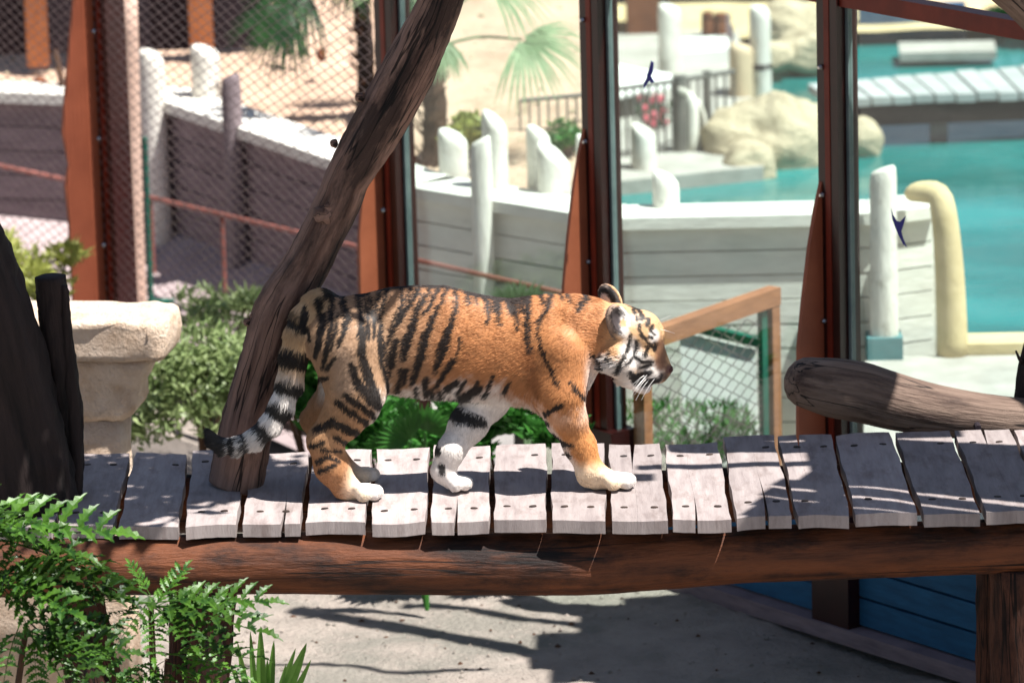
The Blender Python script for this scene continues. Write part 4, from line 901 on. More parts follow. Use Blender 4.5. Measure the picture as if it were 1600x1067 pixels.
# rear set of unseen boards and bars, added to shade the ground
for i in range(9):
    y0 = .40 + i * .165; b = MB(); b.box([2.32 + (.34, .20, .06, -.06, -.14, -.10, .02, .18, .34)[i], y0, 2.95 + .035 * (i % 2)], 1.7, .20, .03, (1, .02 * (i % 3 - 1), 0)); b.build('shade_board', M['greywood'], sh)
for x in (1.75, 2.7):
    b = MB(); b.box([x, .25, 3.02], .06, 2.6, .06); b.build('shade_bar', M['greywood'], sh)

# ================================================================== foreground plants
def leaflet(mb, o, d, s, n, L, W, r):
    """spiny leaflet from o along d, side s, normal n"""
    mid = [o + d * L * t + n * L * (.10 * math.sin(t * 3.1)) for t in (0, .25, .5, .75, 1)]
    prof = [(0.05, .2), (.13, .86), (.2, .46), (.31, 1.15), (.4, .58), (.52, 1.1), (.61, .46), (.73, .8), (.81, .24), (.93, .22)]
    V = list(mid); L0 = len(V); ok = 1
    for sg in (1, -1):
        for t, w_ in prof: V.append(o + d * L * t + s * sg * W * w_ * .5 + n * (.10 * L * math.sin(t * 3.1) + .22 * W * w_ + (.10 * W if w_ > .65 else 0) * r.uniform(-1, 1)))
    F = []
    for q in (0, 1):
        b_ = L0 + q * len(prof); seq = [(0, 0), (0, 1), (1, 2), (1, 3), (1, 4), (2, 5), (2, 6), (3, 7), (3, 8), (4, 9)]
        for k in range(len(prof) - 1):
            m0, m1 = seq[k][0], seq[k + 1][0]; f = [m0, b_ + k, b_ + k + 1] if m0 == m1 else [m0, b_ + k, b_ + k + 1, m1]
            F.append(f if q else f[::-1])
        f = [3, b_ + len(prof) - 1, 4]; F.append(f if q else f[::-1])
    mb.add(V, F)
LEAFM = []
for v in range(5):
    r = random.Random(v + 3); mb = MB(); npair = 7 + v % 2
    curve = r.uniform(-.25, -.08)
    ax = lambda t: np.array([t, 0, curve * t * t])
    for k in range(npair):
        t = .2 + .68 * k / (npair - 1); o = ax(t)
        for sg in (1, -1):
            an = math.radians(r.uniform(40, 58)); d = np.array([math.cos(an), sg * math.sin(an), r.uniform(-.15, .2)]); d /= np.linalg.norm(d)
            n = np.array([0, -sg * .15, 1.0]); n -= d * (n @ d); n /= np.linalg.norm(n); s = np.cross(n, d)
            leaflet(mb, o, d, s, n, .27 * (1 - .25 * abs(t - .45)) * r.uniform(.85, 1.1), .085, r)
    o = ax(.95); d = np.array([1, 0, 2 * curve * .9]); d /= np.linalg.norm(d); n = np.array([0, 0, 1.0]); n -= d * (n @ d); n /= np.linalg.norm(n)
    leaflet(mb, o, d, np.cross(n, d), n, .25, .09, r)
    mb.tube([ax(t) for t in (0, .3, .6, .95)], [.008, .007, .006, .004], 5)
    V_ = np.concatenate(mb.V); me = bpy.data.meshes.new('leaf'); me.from_pydata(V_.tolist(), [], mb.F); me.materials.append(M['holly']); LEAFM.append(me)
def spiny(base_px, Y, whorls, label, seed):
    r = random.Random(seed); c = atY(*base_px, Y); root = empty('spiny_shrub', (c[0], Y, 0), label, 'shrub'); mb = MB()
    for (wx, wy, dy, tips) in whorls:
        o = atY(wx, wy, Y + dy); mb.tube([np.array([c[0] + r.uniform(-.03, .03), Y, 0]), (o + [c[0], Y, 0]) / 2 + [0, .02, .05], o], [.014, .011, .008], 7, sub=4, rough=.1)
        for (tx, ty, ddy) in tips:
            p = o + np.array([r.uniform(-.02, .02), r.uniform(-.02, .02), r.uniform(-.03, .03)]); q = atY(tx, ty, Y + dy + ddy)
            d = q - p; L = np.linalg.norm(d); d /= L; n = np.array([r.uniform(-.55, .55), -.15 + r.uniform(-.55, .45), 1.0]); n -= d * (n @ d); n /= np.linalg.norm(n); s = np.cross(n, d)
            lo = bpy.data.objects.new('leaf', LEAFM[r.randrange(5)]); COL.objects.link(lo); lo.parent = root
            Lk = L * 1.0
            m_ = Matrix(((d[0] * Lk, s[0] * Lk, n[0] * Lk, 0), (d[1] * Lk, s[1] * Lk, n[1] * Lk, 0), (d[2] * Lk, s[2] * Lk, n[2] * Lk, 0), (0, 0, 0, 1)))
            m_.translation = Vector(p - ORG[root]); lo.matrix_local = m_
    mb.build('stem', M['stem'], root, True); return root
spiny((-30, 1200), -.72, [
    (-60, 815, 0, [(168, 800, -.1), (60, 762, .05), (120, 835, -.15), (40, 800, -.2), (110, 862, .05), (-20, 760, 0), (175, 876, 0.06), (30, 860, -.12)]),
    (-10, 905, -.05, [(196, 880, -.1), (150, 850, 0), (215, 905, .05), (110, 940, -.2), (120, 985, -.12), (60, 985, -.15), (80, 870, -.25), (20, 840, -.05), (160, 955, 0), (-40, 985, -.1)]),
    (40, 985, -.08, [(160, 1075, -.15), (200, 1000, -.05), (215, 1050, .02), (120, 1060, -.2), (60, 1080, -.15), (-10, 1060, -.2), (175, 960, .05), (150, 1010, -.2)])],
    'glossy spiny leaved shrub filling the lower left corner', 3)
spiny((238, 1200), -.66, [
    (236, 945, 0, [(412, 917, -.05), (400, 952, -.15), (330, 905, .08), (392, 938, .06), (150, 905, -.08), (205, 875, .05), (130, 930, -.1), (300, 985, -.2), (355, 1000, -.12), (240, 1010, -.2), (180, 990, -.15), (285, 880, .1), (170, 950, 0)]),
    (262, 1030, -.03, [(392, 1000, -.1), (372, 1062, -.12), (262, 1095, -.2), (320, 1080, -.1), (190, 1070, -.12), (220, 1090, -.1), (385, 1035, 0)])],
    'smaller spiny leaved shrub reaching in front of the left deck leg', 8)
sp = atY(425, 1140, -.55)
ir = empty('strap_leaf_plant', (sp[0], -.55, 0), 'clump of upright strap shaped leaves below the walkway', 'plant')
for i, (bx, tx, ty, w_) in enumerate(((395, 371, 1002, 12), (402, 391, 985, 11), (410, 407, 978, 17), (420, 428, 1000, 14), (428, 447, 1036, 12), (432, 479, 1004, 22), (440, 486, 1030, 14), (415, 418, 1030, 14), (425, 462, 1012, 14), (404, 360, 1040, 12))):
    yy = -.55 + .02 * (i % 4); a_ = atY(bx, 1150, yy); a0 = np.array([a_[0], yy, 0]); t = atY(tx, ty, yy - .03); m_ = (a_ + t) / 2 + [(a_[0] - t[0]) * .12, 0, 0]; W = w_ / 2 / ppm(yy); V = []
    for p, k in ((a0, .7), (a_, 1), (a_ * .6 + m_ * .4, 1.05), (m_, 1), (m_ * .5 + t * .5, .72), (t * .85 + m_ * .15, .35), (t, .03)):
        V += [p + [-W * k, 0, 0], p + [0, .35 * W * k, 0], p + [W * k, 0, 0]]
    F = []
    for k in range(6): q = k * 3; F += [[q, q + 1, q + 4, q + 3], [q + 1, q + 2, q + 5, q + 4]]
    link_mesh('blade', V, F, M['blade'], ir)
# ================================================================== the tiger cub
YC = atZ(760, 763, DZ)[1]
S_ = ppm(YC, 1.25)
def TP(px, py, dy=0.0): return atY(px, py, YC + dy)
def pawY(px, pyb, lift=0.0): return atZ(px, pyb, DZ + lift)[1] - YC
Z1 = lambda L: [(300 + x / 2.807, 420 + y / 2.807) for x, y in L]
Z2 = lambda L: [(640 + x / 2.807, 420 + y / 2.807) for x, y in L]
Z3 = lambda L: [(860 + x / 5.082, 430 + y / 5.082) for x, y in L]
Z7 = lambda L: [(560 + x / 3.335, 400 + y / 3.335) for x, y in L]
yNH = pawY(560, 780); yNF = pawY(950, 764); yFF = pawY(703, 767) ; yFH = pawY(566, 751)
# torso outline: px x, top, bottom, half width (m)
TOR = np.array([(478, 500, 522, .030), (484, 484, 545, .052), (494, 472, 568, .068), (510, 464, 588, .080), (540, 464, 596, .088), (575, 459, 605, .091), (610, 450, 610, .091), (656, 446, 616, .092), (700, 447, 619, .093),
                (740, 458, 621, .093), (770, 464, 623, .092), (800, 467, 626, .092), (830, 463, 632, .094), (860, 460, 634, .092), (890, 461, 628, .082), (912, 465, 612, .066), (930, 470, 586, .052), (945, 476, 560, .044), (958, 492, 545, .025)])
_t = np.array([TP(x, t) for x, t, b_, w_ in TOR]); _b = np.array([TP(x, b_) for x, t, b_, w_ in TOR])
TX = (_t[:, 0] + _b[:, 0]) / 2; TZ = _t[:, 2]; BZ = _b[:, 2]; TW = TOR[:, 3]
PR = []       # group, a, b, ra, rb, yscale, k
def cap(grp, p, q, ra, rb, ys=1.0, k=0.02):
    PR.append((grp, TP(p[0], p[1], p[2]), TP(q[0], q[1], q[2]), ra / S_, rb / S_, ys, k))
def chainc(grp, L, ys=1.0, k=0.02):
    for (x0, y0, d0, r0), (x1, y1, d1, r1) in zip(L[:-1], L[1:]): cap(grp, (x0, y0, d0), (x1, y1, d1), r0, r1, ys, k)
# 1 near fore, 2 far fore, 3 near hind, 4 far hind, 5 tail, 6 head
chainc(1, [(878, 548, -.055, 40), (872, 612, -.066, 37), (884, 650, (-.066 + yNF) / 2, 29), (906, 696, yNF * .9, 22), (921, 731, yNF, 20.5)], k=.03)
cap(1, (921, 738, yNF), (948, 748, yNF), 20, 17); 
for d, xx in ((-.036, 958), (-.012, 979), (.012, 982), (.036, 966)): cap(1, (946, 746, yNF + d * .8), (xx, 751.5 - d * 90, yNF + d), 10, 12.5, k=.002)
cap(1, (916, 748, yNF), (930, 757, yNF), 10, 8)
chainc(2, [(800, 570, .055, 42), (762, 620, .062, 33), (732, 662, (.06 + yFF) / 2, 27), (704, 704, yFF, 20), (693, 733, yFF, 19)], k=.025)
cap(2, (692, 738, yFF), (706, 753, yFF), 16, 13)
for d, xx in ((-.030, 712), (-.010, 726), (.010, 728), (.030, 718)): cap(2, (704, 749, yFF + d * .8), (xx, 755 - d * 90, yFF + d), 9.5, 11.5, k=.002)
chainc(3, [(540, 540, -.055, 58), (556, 612, -.066, 43), (536, 652, (-.066 + yNH) / 2, 32), (508, 688, yNH * .95, 25), (518, 728, yNH, 25), (538, 758, yNH, 21)], k=.025)
cap(3, (556, 612, -.066), (568, 640, -.068), 36, 22); cap(3, (500, 688, yNH), (498, 682, yNH), 16, 12)
cap(3, (540, 762, yNH), (562, 770, yNH), 17, 13)
for d, xx in ((-.036, 568), (-.012, 584), (.012, 587), (.036, 574)): cap(3, (560, 764, yNH + d * .8), (xx, 769.5 - d * 90, yNH + d), 10, 12.5, k=.002)
chainc(4, [(548, 545, .05, 52), (535, 620, .060, 38), (512, 640, (.06 + yFH) / 2, 30), (490, 655, yFH, 19), (514, 700, yFH, 19), (544, 736, yFH, 16)], k=.02)
cap(4, (546, 738, yFH), (564, 742, yFH), 13, 11)
for d, xx in ((-.026, 566), (-.009, 577), (.009, 579), (.026, 569)): cap(4, (560, 739, yFH + d * .8), (xx + 4, 741.5 - d * 90, yFH + d * 1.1), 10, 11, k=.004)
TAIL = [(500, 482, 0, 30), (481, 500, -.01, 26), (470, 522, -.02, 23.5), (460, 556, -.03, 21.5), (453, 596, -.04, 19.5), (441, 632, -.045, 18), (424, 661, -.05, 16.5), (400, 684, -.055, 15), (374, 695, -.055, 13.5), (352, 697, -.05, 11.5), (337, 691, -.05, 9.5), (329, 680, -.05, 7)]
chainc(5, TAIL, k=.012)
# head
hd = .0
cap(6, (905, 520, 0), (958, 518, 0), 54, 42, .80, .03)                     # neck
cap(6, (974, 519, 0), (996, 522, 0), 43, 39, .88, .02)                     # skull
cap(6, (1008, 512, 0), (1018, 522, 0), 22, 20, .95, .015)                  # forehead
cap(6, (1010, 552, 0), (1028, 578, 0), 31, 20, .80, .015)                  # muzzle
cap(6, (1018, 532, 0), (1041, 574, 0), 13, 8.5, .9, .010)                  # nose bridge
cap(6, (982, 587, 0), (1005, 602, 0), 19, 13.5, .9, .015)                    # chin / jaw
for sg in (-1, 1):
    cap(6, (962, 557, .040 * sg), (978, 571, .034 * sg), 28, 22, 1, .014)   # cheek ruff
    cap(6, (1016, 528, .026 * sg), (1022, 532, .024 * sg), 10, 8, 1, .012) # brow
    cap(6, (1014, 580, .020 * sg), (1026, 588, .014 * sg), 14, 11, 1, .01) # whisker pad
    cap(6, (1000, 556, .036 * sg), (1010, 556, .03 * sg), 16, 12, 1, .015) # cheek bone
cap(6, (1042, 575, 0), (1044, 579, 0), 7, 6.5, 1.1, .006)                  # nose
EARS = [((967, 507), (963, 494), -.056), ((955, 474), (953, 464), .062)]
NOSE = TP(1044, 574, 0)

def smin(a, b, k):
    h = np.clip(0.5 + 0.5 * (b - a) / k, 0, 1); return b * (1 - h) + a * h - k * h * (1 - h)
def sd_cap(P, a, b, ra, rb, ys):
    P = P * np.array([1, 1 / ys, 1], np.float32); a = a * [1, 1 / ys, 1]; b = b * [1, 1 / ys, 1]
    a = a.astype(np.float32); ab = (b - a).astype(np.float32); L2 = float(ab @ ab) + 1e-12
    d = P - a; h = np.clip((d @ ab) / L2, 0, 1)
    return np.sqrt(((d - h[..., None] * ab) ** 2).sum(-1)) - (ra + (rb - ra) * h)
def sd_torso(P):
    x = P[..., 0]; t = np.interp(x, TX, TZ); b = np.interp(x, TX, BZ); w_ = np.interp(x, TX, TW)
    c = (t + b) / 2; h = (t - b) / 2; zz = (P[..., 2] - c) / h; yy = (P[..., 1] - YC) / (w_ * (1 - .10 * zz))
    d = (np.sqrt(zz ** 2 + np.abs(yy) ** 2.0) - 1) * np.minimum(h, w_)
    end = np.maximum(TX[0] - x, x - TX[-1]); return np.maximum(d, end).astype(np.float32)
def sd_ears(P, full=False):
    out = None
    for (c0, c1, dy) in EARS:
        a = TP(c0[0], c0[1], dy); b = TP(c1[0], c1[1], dy * 1.08); sg = -1 if dy < 0 else 1
        fwd = np.array([.62, .70 * sg, .15]); fwd /= np.linalg.norm(fwd); u = b - a; u -= fwd * (u @ fwd); u /= np.linalg.norm(u); s = np.cross(fwd, u)
        q = P - ((a + b) / 2).astype(np.float32); e = np.stack([(q @ fwd) / .019, (q @ s) / .039, (q @ u) / .049], -1)
        d = (np.sqrt((e ** 2).sum(-1)) - 1) * .019
        cv = P - ((a + b) / 2 + fwd * .020 + u * .002).astype(np.float32); e2 = np.stack([(cv @ fwd) / .022, (cv @ s) / .027, (cv @ u) / .036], -1)
        d2 = (np.sqrt((e2 ** 2).sum(-1)) - 1) * .022
        d = np.maximum(d, -d2); out = d if out is None else np.minimum(out, d)
    return out
lo = np.array([TP(312, 700)[0], YC - .20, DZ - .012]); hi = np.array([TP(1064, 600)[0], YC + .20, TP(700, 425)[2]])
H = 0.0052
nx, ny, nz_ = [int(math.ceil(v)) for v in (hi - lo) / H]
gx, gy, gz_ = [lo[i] + H * np.arange(n) for i, n in enumerate((nx, ny, nz_))]
D = np.full((nx, ny, nz_), 1.0, np.float32)
def sub(a, b, m):
    i0 = np.maximum(0, ((np.minimum(a, b) - m - lo) / H).astype(int)); i1 = np.minimum([nx, ny, nz_], ((np.maximum(a, b) + m - lo) / H).astype(int) + 2)
    return tuple(slice(int(p), int(q)) for p, q in zip(i0, i1))
def pts(sl_): return np.stack(np.meshgrid(gx[sl_[0]], gy[sl_[1]], gz_[sl_[2]], indexing='ij'), -1).astype(np.float32)
sl0 = sub(np.array([TX[0], YC, BZ.min()]), np.array([TX[-1], YC, TZ.max()]), .14); D[sl0] = sd_torso(pts(sl0))
G = {}
for grp, a, b, ra, rb, ys, k in PR:
    if grp not in G: G[grp] = np.full((nx, ny, nz_), 1.0, np.float32)
    s = sub(a, b, max(ra, rb) + .06); d = sd_cap(pts(s), a, b, ra, rb, ys); G[grp][s] = smin(G[grp][s], d, k)
for grp, kk in ((1, .03), (2, .03), (3, .03), (4, .03), (5, .02), (6, .03)): D = smin(D, G[grp], kk) if grp not in (2, 4) else smin(D, G[grp], kk)
ea = TP(940, 515, -.1); eb = TP(985, 450, .1); s = sub(ea, eb, .03); D[s] = smin(D[s], sd_ears(pts(s)), .008)
def surface_nets(D):
    S = D < 0
    c = np.zeros(np.array(D.shape) - 1, np.int8)
    offs = [(i, j, k) for i in (0, 1) for j in (0, 1) for k in (0, 1)]
    sh = D.shape
    for o in offs: c += S[o[0]:sh[0] - 1 + o[0], o[1]:sh[1] - 1 + o[1], o[2]:sh[2] - 1 + o[2]]
    act = (c > 0) & (c < 8); idx = np.argwhere(act); vid = np.full(act.shape, -1, np.int64); vid[act] = np.arange(len(idx))
    acc = np.zeros((len(idx), 3)); cnt = np.zeros(len(idx))
    for a in offs:
        for ax in range(3):
            if a[ax] == 0:
                b = list(a); b[ax] = 1; da = D[tuple((idx + a).T)]; db = D[tuple((idx + b).T)]; m = (da < 0) != (db < 0)
                t = np.where(m, da / (da - db + 1e-12), 0); p = idx + np.array(a); p = p.astype(float); p[:, ax] += t; acc[m] += p[m]; cnt[m] += 1
    V = acc / cnt[:, None] * H + lo
    F = []
    for ax in range(3):
        u, v = [(1, 2), (2, 0), (0, 1)][ax]
        e = [slice(None)] * 3; f = [slice(None)] * 3; e[ax] = slice(0, -1); f[ax] = slice(1, None)
        m = S[tuple(e)] != S[tuple(f)]; q = np.argwhere(m); q = q[(q[:, u] > 0) & (q[:, v] > 0) & (q[:, u] < sh[u] - 1) & (q[:, v] < sh[v] - 1)]
        ins = S[tuple(q.T)]
        def g(du, dv): r = q.copy(); r[:, u] -= du; r[:, v] -= dv; return vid[tuple(r.T)]
        Q = np.stack([g(1, 1), g(0, 1), g(0, 0), g(1, 0)], -1); Q[~ins] = Q[~ins][:, ::-1]; F.append(Q)
    return V, np.concatenate(F)
TV, TF = surface_nets(D)
# light smoothing
E = np.concatenate([TF[:, [i, (i + 1) % 4]] for i in range(4)]); 
for it in range(3):
    acc = np.zeros_like(TV); cn = np.zeros(len(TV)); np.add.at(acc, E[:, 0], TV[E[:, 1]]); np.add.at(cn, E[:, 0], 1); np.add.at(acc, E[:, 1], TV[E[:, 0]]); np.add.at(cn, E[:, 1], 1)
    TV = TV * .5 + .5 * acc / np.maximum(cn, 1)[:, None]

# ------------------------------------------------------------------ coat
def part_of(P):
    P = P.astype(np.float32); best = sd_torso(P); part = np.zeros(len(P), int)
    for grp in range(1, 7):
        d = None
        for g_, a, b, ra, rb, ys, k in PR:
            if g_ == grp: q = sd_cap(P, a, b, ra, rb, ys); d = q if d is None else np.minimum(d, q)
        if grp == 6: d = np.minimum(d, sd_ears(P) - .004)
        bias = -.004 if grp in (1, 2, 3, 4) else (.0 if grp == 5 else -.002)
        m = d + bias < best; part[m] = grp; best = np.minimum(best, d + bias)
    return part
def ss(a, b, x): t = np.clip((x - a) / (b - a), 0, 1); return t * t * (3 - 2 * t)
def polyd(q, L, W):
    """signed amount inside a tapered stroke"""
    L = np.array(L, float); W = np.interp(np.linspace(0, 1, len(L)), np.linspace(0, 1, len(W)), W) if len(W) != len(L) else np.array(W, float)
    out = np.full(len(q), -99.0)
    lo_ = L.min(0) - 20; hi_ = L.max(0) + 20; m = ((q > lo_) & (q < hi_)).all(1); qq = q[m]
    if not len(qq): return out
    bst = np.full(len(qq), -99.0)
    for i in range(len(L) - 1):
        ab = L[i + 1] - L[i]; t = np.clip(((qq - L[i]) @ ab) / (ab @ ab + 1e-9), 0, 1)
        d = np.linalg.norm(qq - L[i] - t[:, None] * ab, axis=1); bst = np.maximum(bst, (W[i] + (W[i + 1] - W[i]) * t) / 2 - d)
    out[m] = bst; return out
TOR_ST = [
    (Z7([(10, 215), (20, 400), (30, 520), (60, 620), (105, 735)]), (5, 9, 12, 13, 8)), (Z7([(75, 215), (80, 330), (85, 420)]), (5, 6, 3)),
    (Z7([(165, 170), (130, 310), (115, 400), (130, 560), (172, 720)]), (5, 6, 8, 8, 6)), (Z7([(240, 150), (230, 270), (190, 380), (168, 450)]), (7, 7, 6, 3)),
    (Z7([(205, 445), (192, 570)]), (11, 8)), (Z7([(335, 140), (290, 240), (240, 300), (200, 390)]), (7, 7, 7, 3)), (Z7([(345, 200), (310, 330), (270, 430), (248, 530)]), (4, 10, 15, 9)),
    (Z7([(430, 160), (390, 240), (355, 300)]), (7, 6, 4)), (Z7([(450, 230), (400, 320), (360, 420), (340, 520), (296, 650)]), (4, 9, 11, 14, 7)),
    (Z7([(510, 150), (520, 240), (500, 340), (460, 460), (415, 600)]), (7, 6, 7, 14, 7)), (Z7([(512, 540), (425, 665)]), (8, 13, 5)),
    (Z7([(575, 180), (585, 245)]), (9, 5)), (Z7([(640, 195), (675, 230), (682, 290), (685, 350)]), (9, 8, 6, 3)), (Z7([(735, 215), (745, 360)]), (10, 4)),
    (Z7([(780, 215), (802, 300)]), (14, 6)), (Z7([(822, 215), (830, 300), (845, 380)]), (10, 7, 4)), (Z7([(880, 195), (890, 280), (897, 420), (905, 500)]), (14, 10, 7, 4)),
    (Z7([(1015, 200), (990, 290), (950, 330), (945, 430), (980, 520), (1020, 600), (1052, 670)]), (7, 7, 4, 4, 4, 4, 3)), (Z7([(1060, 180), (1072, 225)]), (6, 3)),
    (Z7([(1210, 220), (1160, 292)]), (9, 7)), (Z7([(960, 185), (972, 240)]), (9, 5)), (Z7([(1105, 195), (1120, 240)]), (6, 3)), (Z7([(1135, 480), (1160, 560), (1188, 660)]), (2, 3, 3)), (Z7([(1110, 650), (1150, 700), (1188, 735)]), (3, 5, 4)),
    (Z7([(560, 720), (645, 675)]), (12, 9)), (Z7([(600, 735), (665, 785)]), (5, 8)), (Z7([(685, 700), (712, 620)]), (8, 4)), (Z7([(368, 640), (378, 700)]), (11, 8)), (Z7([(400, 685), (435, 760)]), (7, 6)),
    (Z7([(475, 680), (535, 645)]), (8, 6)), (Z7([(240, 590), (228, 690)]), (8, 6)), (Z7([(505, 720), (560, 770)]), (6, 6)), (Z7([(320, 680), (340, 740)]), (5, 5)), (Z7([(775, 690), (800, 650)]), (5, 3)),
    ([(590, 449), (640, 443), (700, 446), (738, 455)], (10, 10, 8, 6)), ([(738, 458), (765, 463), (800, 466), (832, 461)], (7, 8, 9, 8)), ([(515, 460), (540, 462)], (10, 6)), ([(566, 460), (578, 456)], (8, 9)),
    (Z1([(575, 130), (585, 220), (560, 330), (542, 380)]), (11, 12, 9, 5)), (Z1([(625, 130), (618, 250), (602, 340), (578, 430)]), (7, 8, 8, 4)), (Z1([(672, 140), (692, 220), (650, 335)]), (12, 9, 4)), (Z1([(735, 120), (748, 240)]), (6, 6)),
    (Z1([(510, 160), (498, 240), (522, 300)]), (9, 12, 5)),
]
TOR_ST += [
    (Z7([(130, 160), (105, 260), (100, 340)]), (5, 5, 2)), (Z7([(290, 150), (262, 230)]), (5, 3)), (Z7([(475, 160), (450, 220)]), (6, 4)), (Z7([(390, 160), (345, 250)]), (5, 3)), (Z7([(545, 420), (530, 520)]), (3, 2)),
    (Z7([(45, 220), (50, 330), (60, 420)]), (4, 5, 2)), (Z7([(150, 450), (160, 540), (180, 620)]), (4, 5, 3)), (Z7([(265, 590), (258, 650)]), (7, 5)), (Z7([(440, 690), (470, 740)]), (6, 5)), (Z7([(545, 690), (575, 640)]), (6, 4)), (Z7([(620, 690), (640, 640)]), (5, 3)),
    (Z7([(850, 205), (858, 290)]), (6, 3)), (Z7([(710, 210), (715, 290)]), (6, 3)), (Z7([(612, 190), (622, 250)]), (5, 3)), (Z1([(655, 190), (640, 260), (618, 350)]), (2, 4, 2)),
    (Z1([(770, 250), (760, 330)]), (4, 3)), (Z1([(900, 320), (880, 430)]), (8, 6)),
]
HIND_ST = [(Z1([(708, 410), (740, 500), (790, 560), (832, 590)]), (8, 14, 15, 10)), (Z1([(680, 545), (750, 590), (802, 635)]), (8, 11, 9)), (Z1([(640, 575), (700, 620), (775, 670)]), (8, 11, 8)),
    (Z1([(550, 700), (620, 660), (690, 700), (755, 722)]), (10, 11, 13, 8)), (Z1([(630, 735), (705, 775)]), (8, 10)), (Z1([(548, 845), (600, 822), (645, 845)]), (6, 8, 5)), (Z1([(560, 885), (625, 862)]), (6, 6)), (Z1([(520, 770), (575, 758)]), (6, 7)),
    (Z1([(545, 480), (600, 470)]), (6, 6)), (Z1([(600, 430), (640, 380)]), (6, 3)), (Z1([(570, 790), (650, 800)]), (5, 5))]
NF_ST = [(Z7([(1062, 768), (975, 812)]), (7, 8)), (Z7([(955, 848), (985, 862)]), (5, 5)), (Z7([(995, 918), (1060, 970), (1112, 987)]), (6, 7, 5)), (Z7([(1083, 1025), (1100, 1038)]), (5, 5)), (Z7([(1110, 650), (1150, 700), (1188, 735)]), (3, 5, 4)),
         (Z7([(945, 430), (980, 520), (1020, 600), (1052, 670)]), (4, 4, 4, 3))]
FF_ST = [(Z7([(490, 795), (530, 830), (655, 858)]), (22, 22, 9)), ([(680, 690), (683, 703)], (14, 13)), ([(690, 728), (691, 738)], (9, 8)), ([(668, 740), (675, 757)], (7, 10))]  # last stroke is shade on the heel, painted in with the markings
HEAD_ST = [(Z3([(640, 470), (622, 570), (600, 625), (580, 700), (568, 770)]), (4, 6, 4, 5, 4)), (Z3([(685, 530), (690, 570), (660, 650), (618, 705)]), (7, 6, 4, 4)), (Z3([(720, 470), (765, 520), (832, 595)]), (6.5, 4, 4)),
    (Z3([(775, 570), (755, 640)]), (5, 7)), (Z3([(680, 655), (740, 690), (810, 688)]), (4, 6, 4)), (Z3([(715, 735), (800, 712)]), (4, 5)), (Z3([(640, 775), (690, 835), (760, 855), (870, 828)]), (7, 18, 13, 7)), (Z3([(665, 800), (720, 800), (800, 770)]), (8, 12, 8)),
    (Z3([(662, 275), (668, 300)]), (6, 6)), (Z3([(712, 290), (728, 345)]), (6, 6)), (Z3([(738, 320), (744, 345)]), (4, 4)), (Z3([(782, 350), (770, 392)]), (6, 8)), (Z3([(812, 405), (798, 445)]), (6, 5)), (Z3([(710, 400), (703, 430)]), (6, 6)), (Z3([(685, 330), (686, 350)]), (4, 4)),
    (Z3([(785, 492), (808, 500)]), (4, 4)), (Z3([(590, 215), (680, 258), (725, 300)]), (4, 5, 3)), (Z3([(565, 720), (560, 790)]), (4, 4)), (Z3([(440, 640), (462, 760)]), (5, 6)), (Z3([(490, 590), (510, 690)]), (3, 4)), (Z3([(330, 640), (345, 720)]), (10, 8)), (Z3([(835, 540), (830, 600)]), (4, 5)), (Z3([(310, 190), (240, 290)]), (8, 6)),
    (Z3([(800, 455), (835, 470)]), (2, 2)), (Z3([(870, 840), (885, 790)]), (3, 3))]
TL = np.array([(x, y) for x, y, d, r in TAIL], float); TLl = np.concatenate([[0], np.cumsum(np.linalg.norm(np.diff(TL, axis=0), axis=1))])
def tail_s(q):
    bs = np.full(len(q), 1e9); s_ = np.zeros(len(q))
    for i in range(len(TL) - 1):
        ab = TL[i + 1] - TL[i]; t = np.clip(((q - TL[i]) @ ab) / (ab @ ab), 0, 1); d = np.linalg.norm(q - TL[i] - t[:, None] * ab, axis=1); m = d < bs; bs[m] = d[m]; s_[m] = (TLl[i] + t * (TLl[i + 1] - TLl[i]))[m]
    return s_
BANDS = [((473, 506), 16), ((461, 558), 22), ((452, 601), 17), ((437, 639), 21), ((413, 671), 19), ((386, 691), 12), ((367, 697), 11), ((350, 698), 9)]
BANDS = [(float(tail_s(np.array([c], float))[0]), w_) for c, w_ in BANDS]
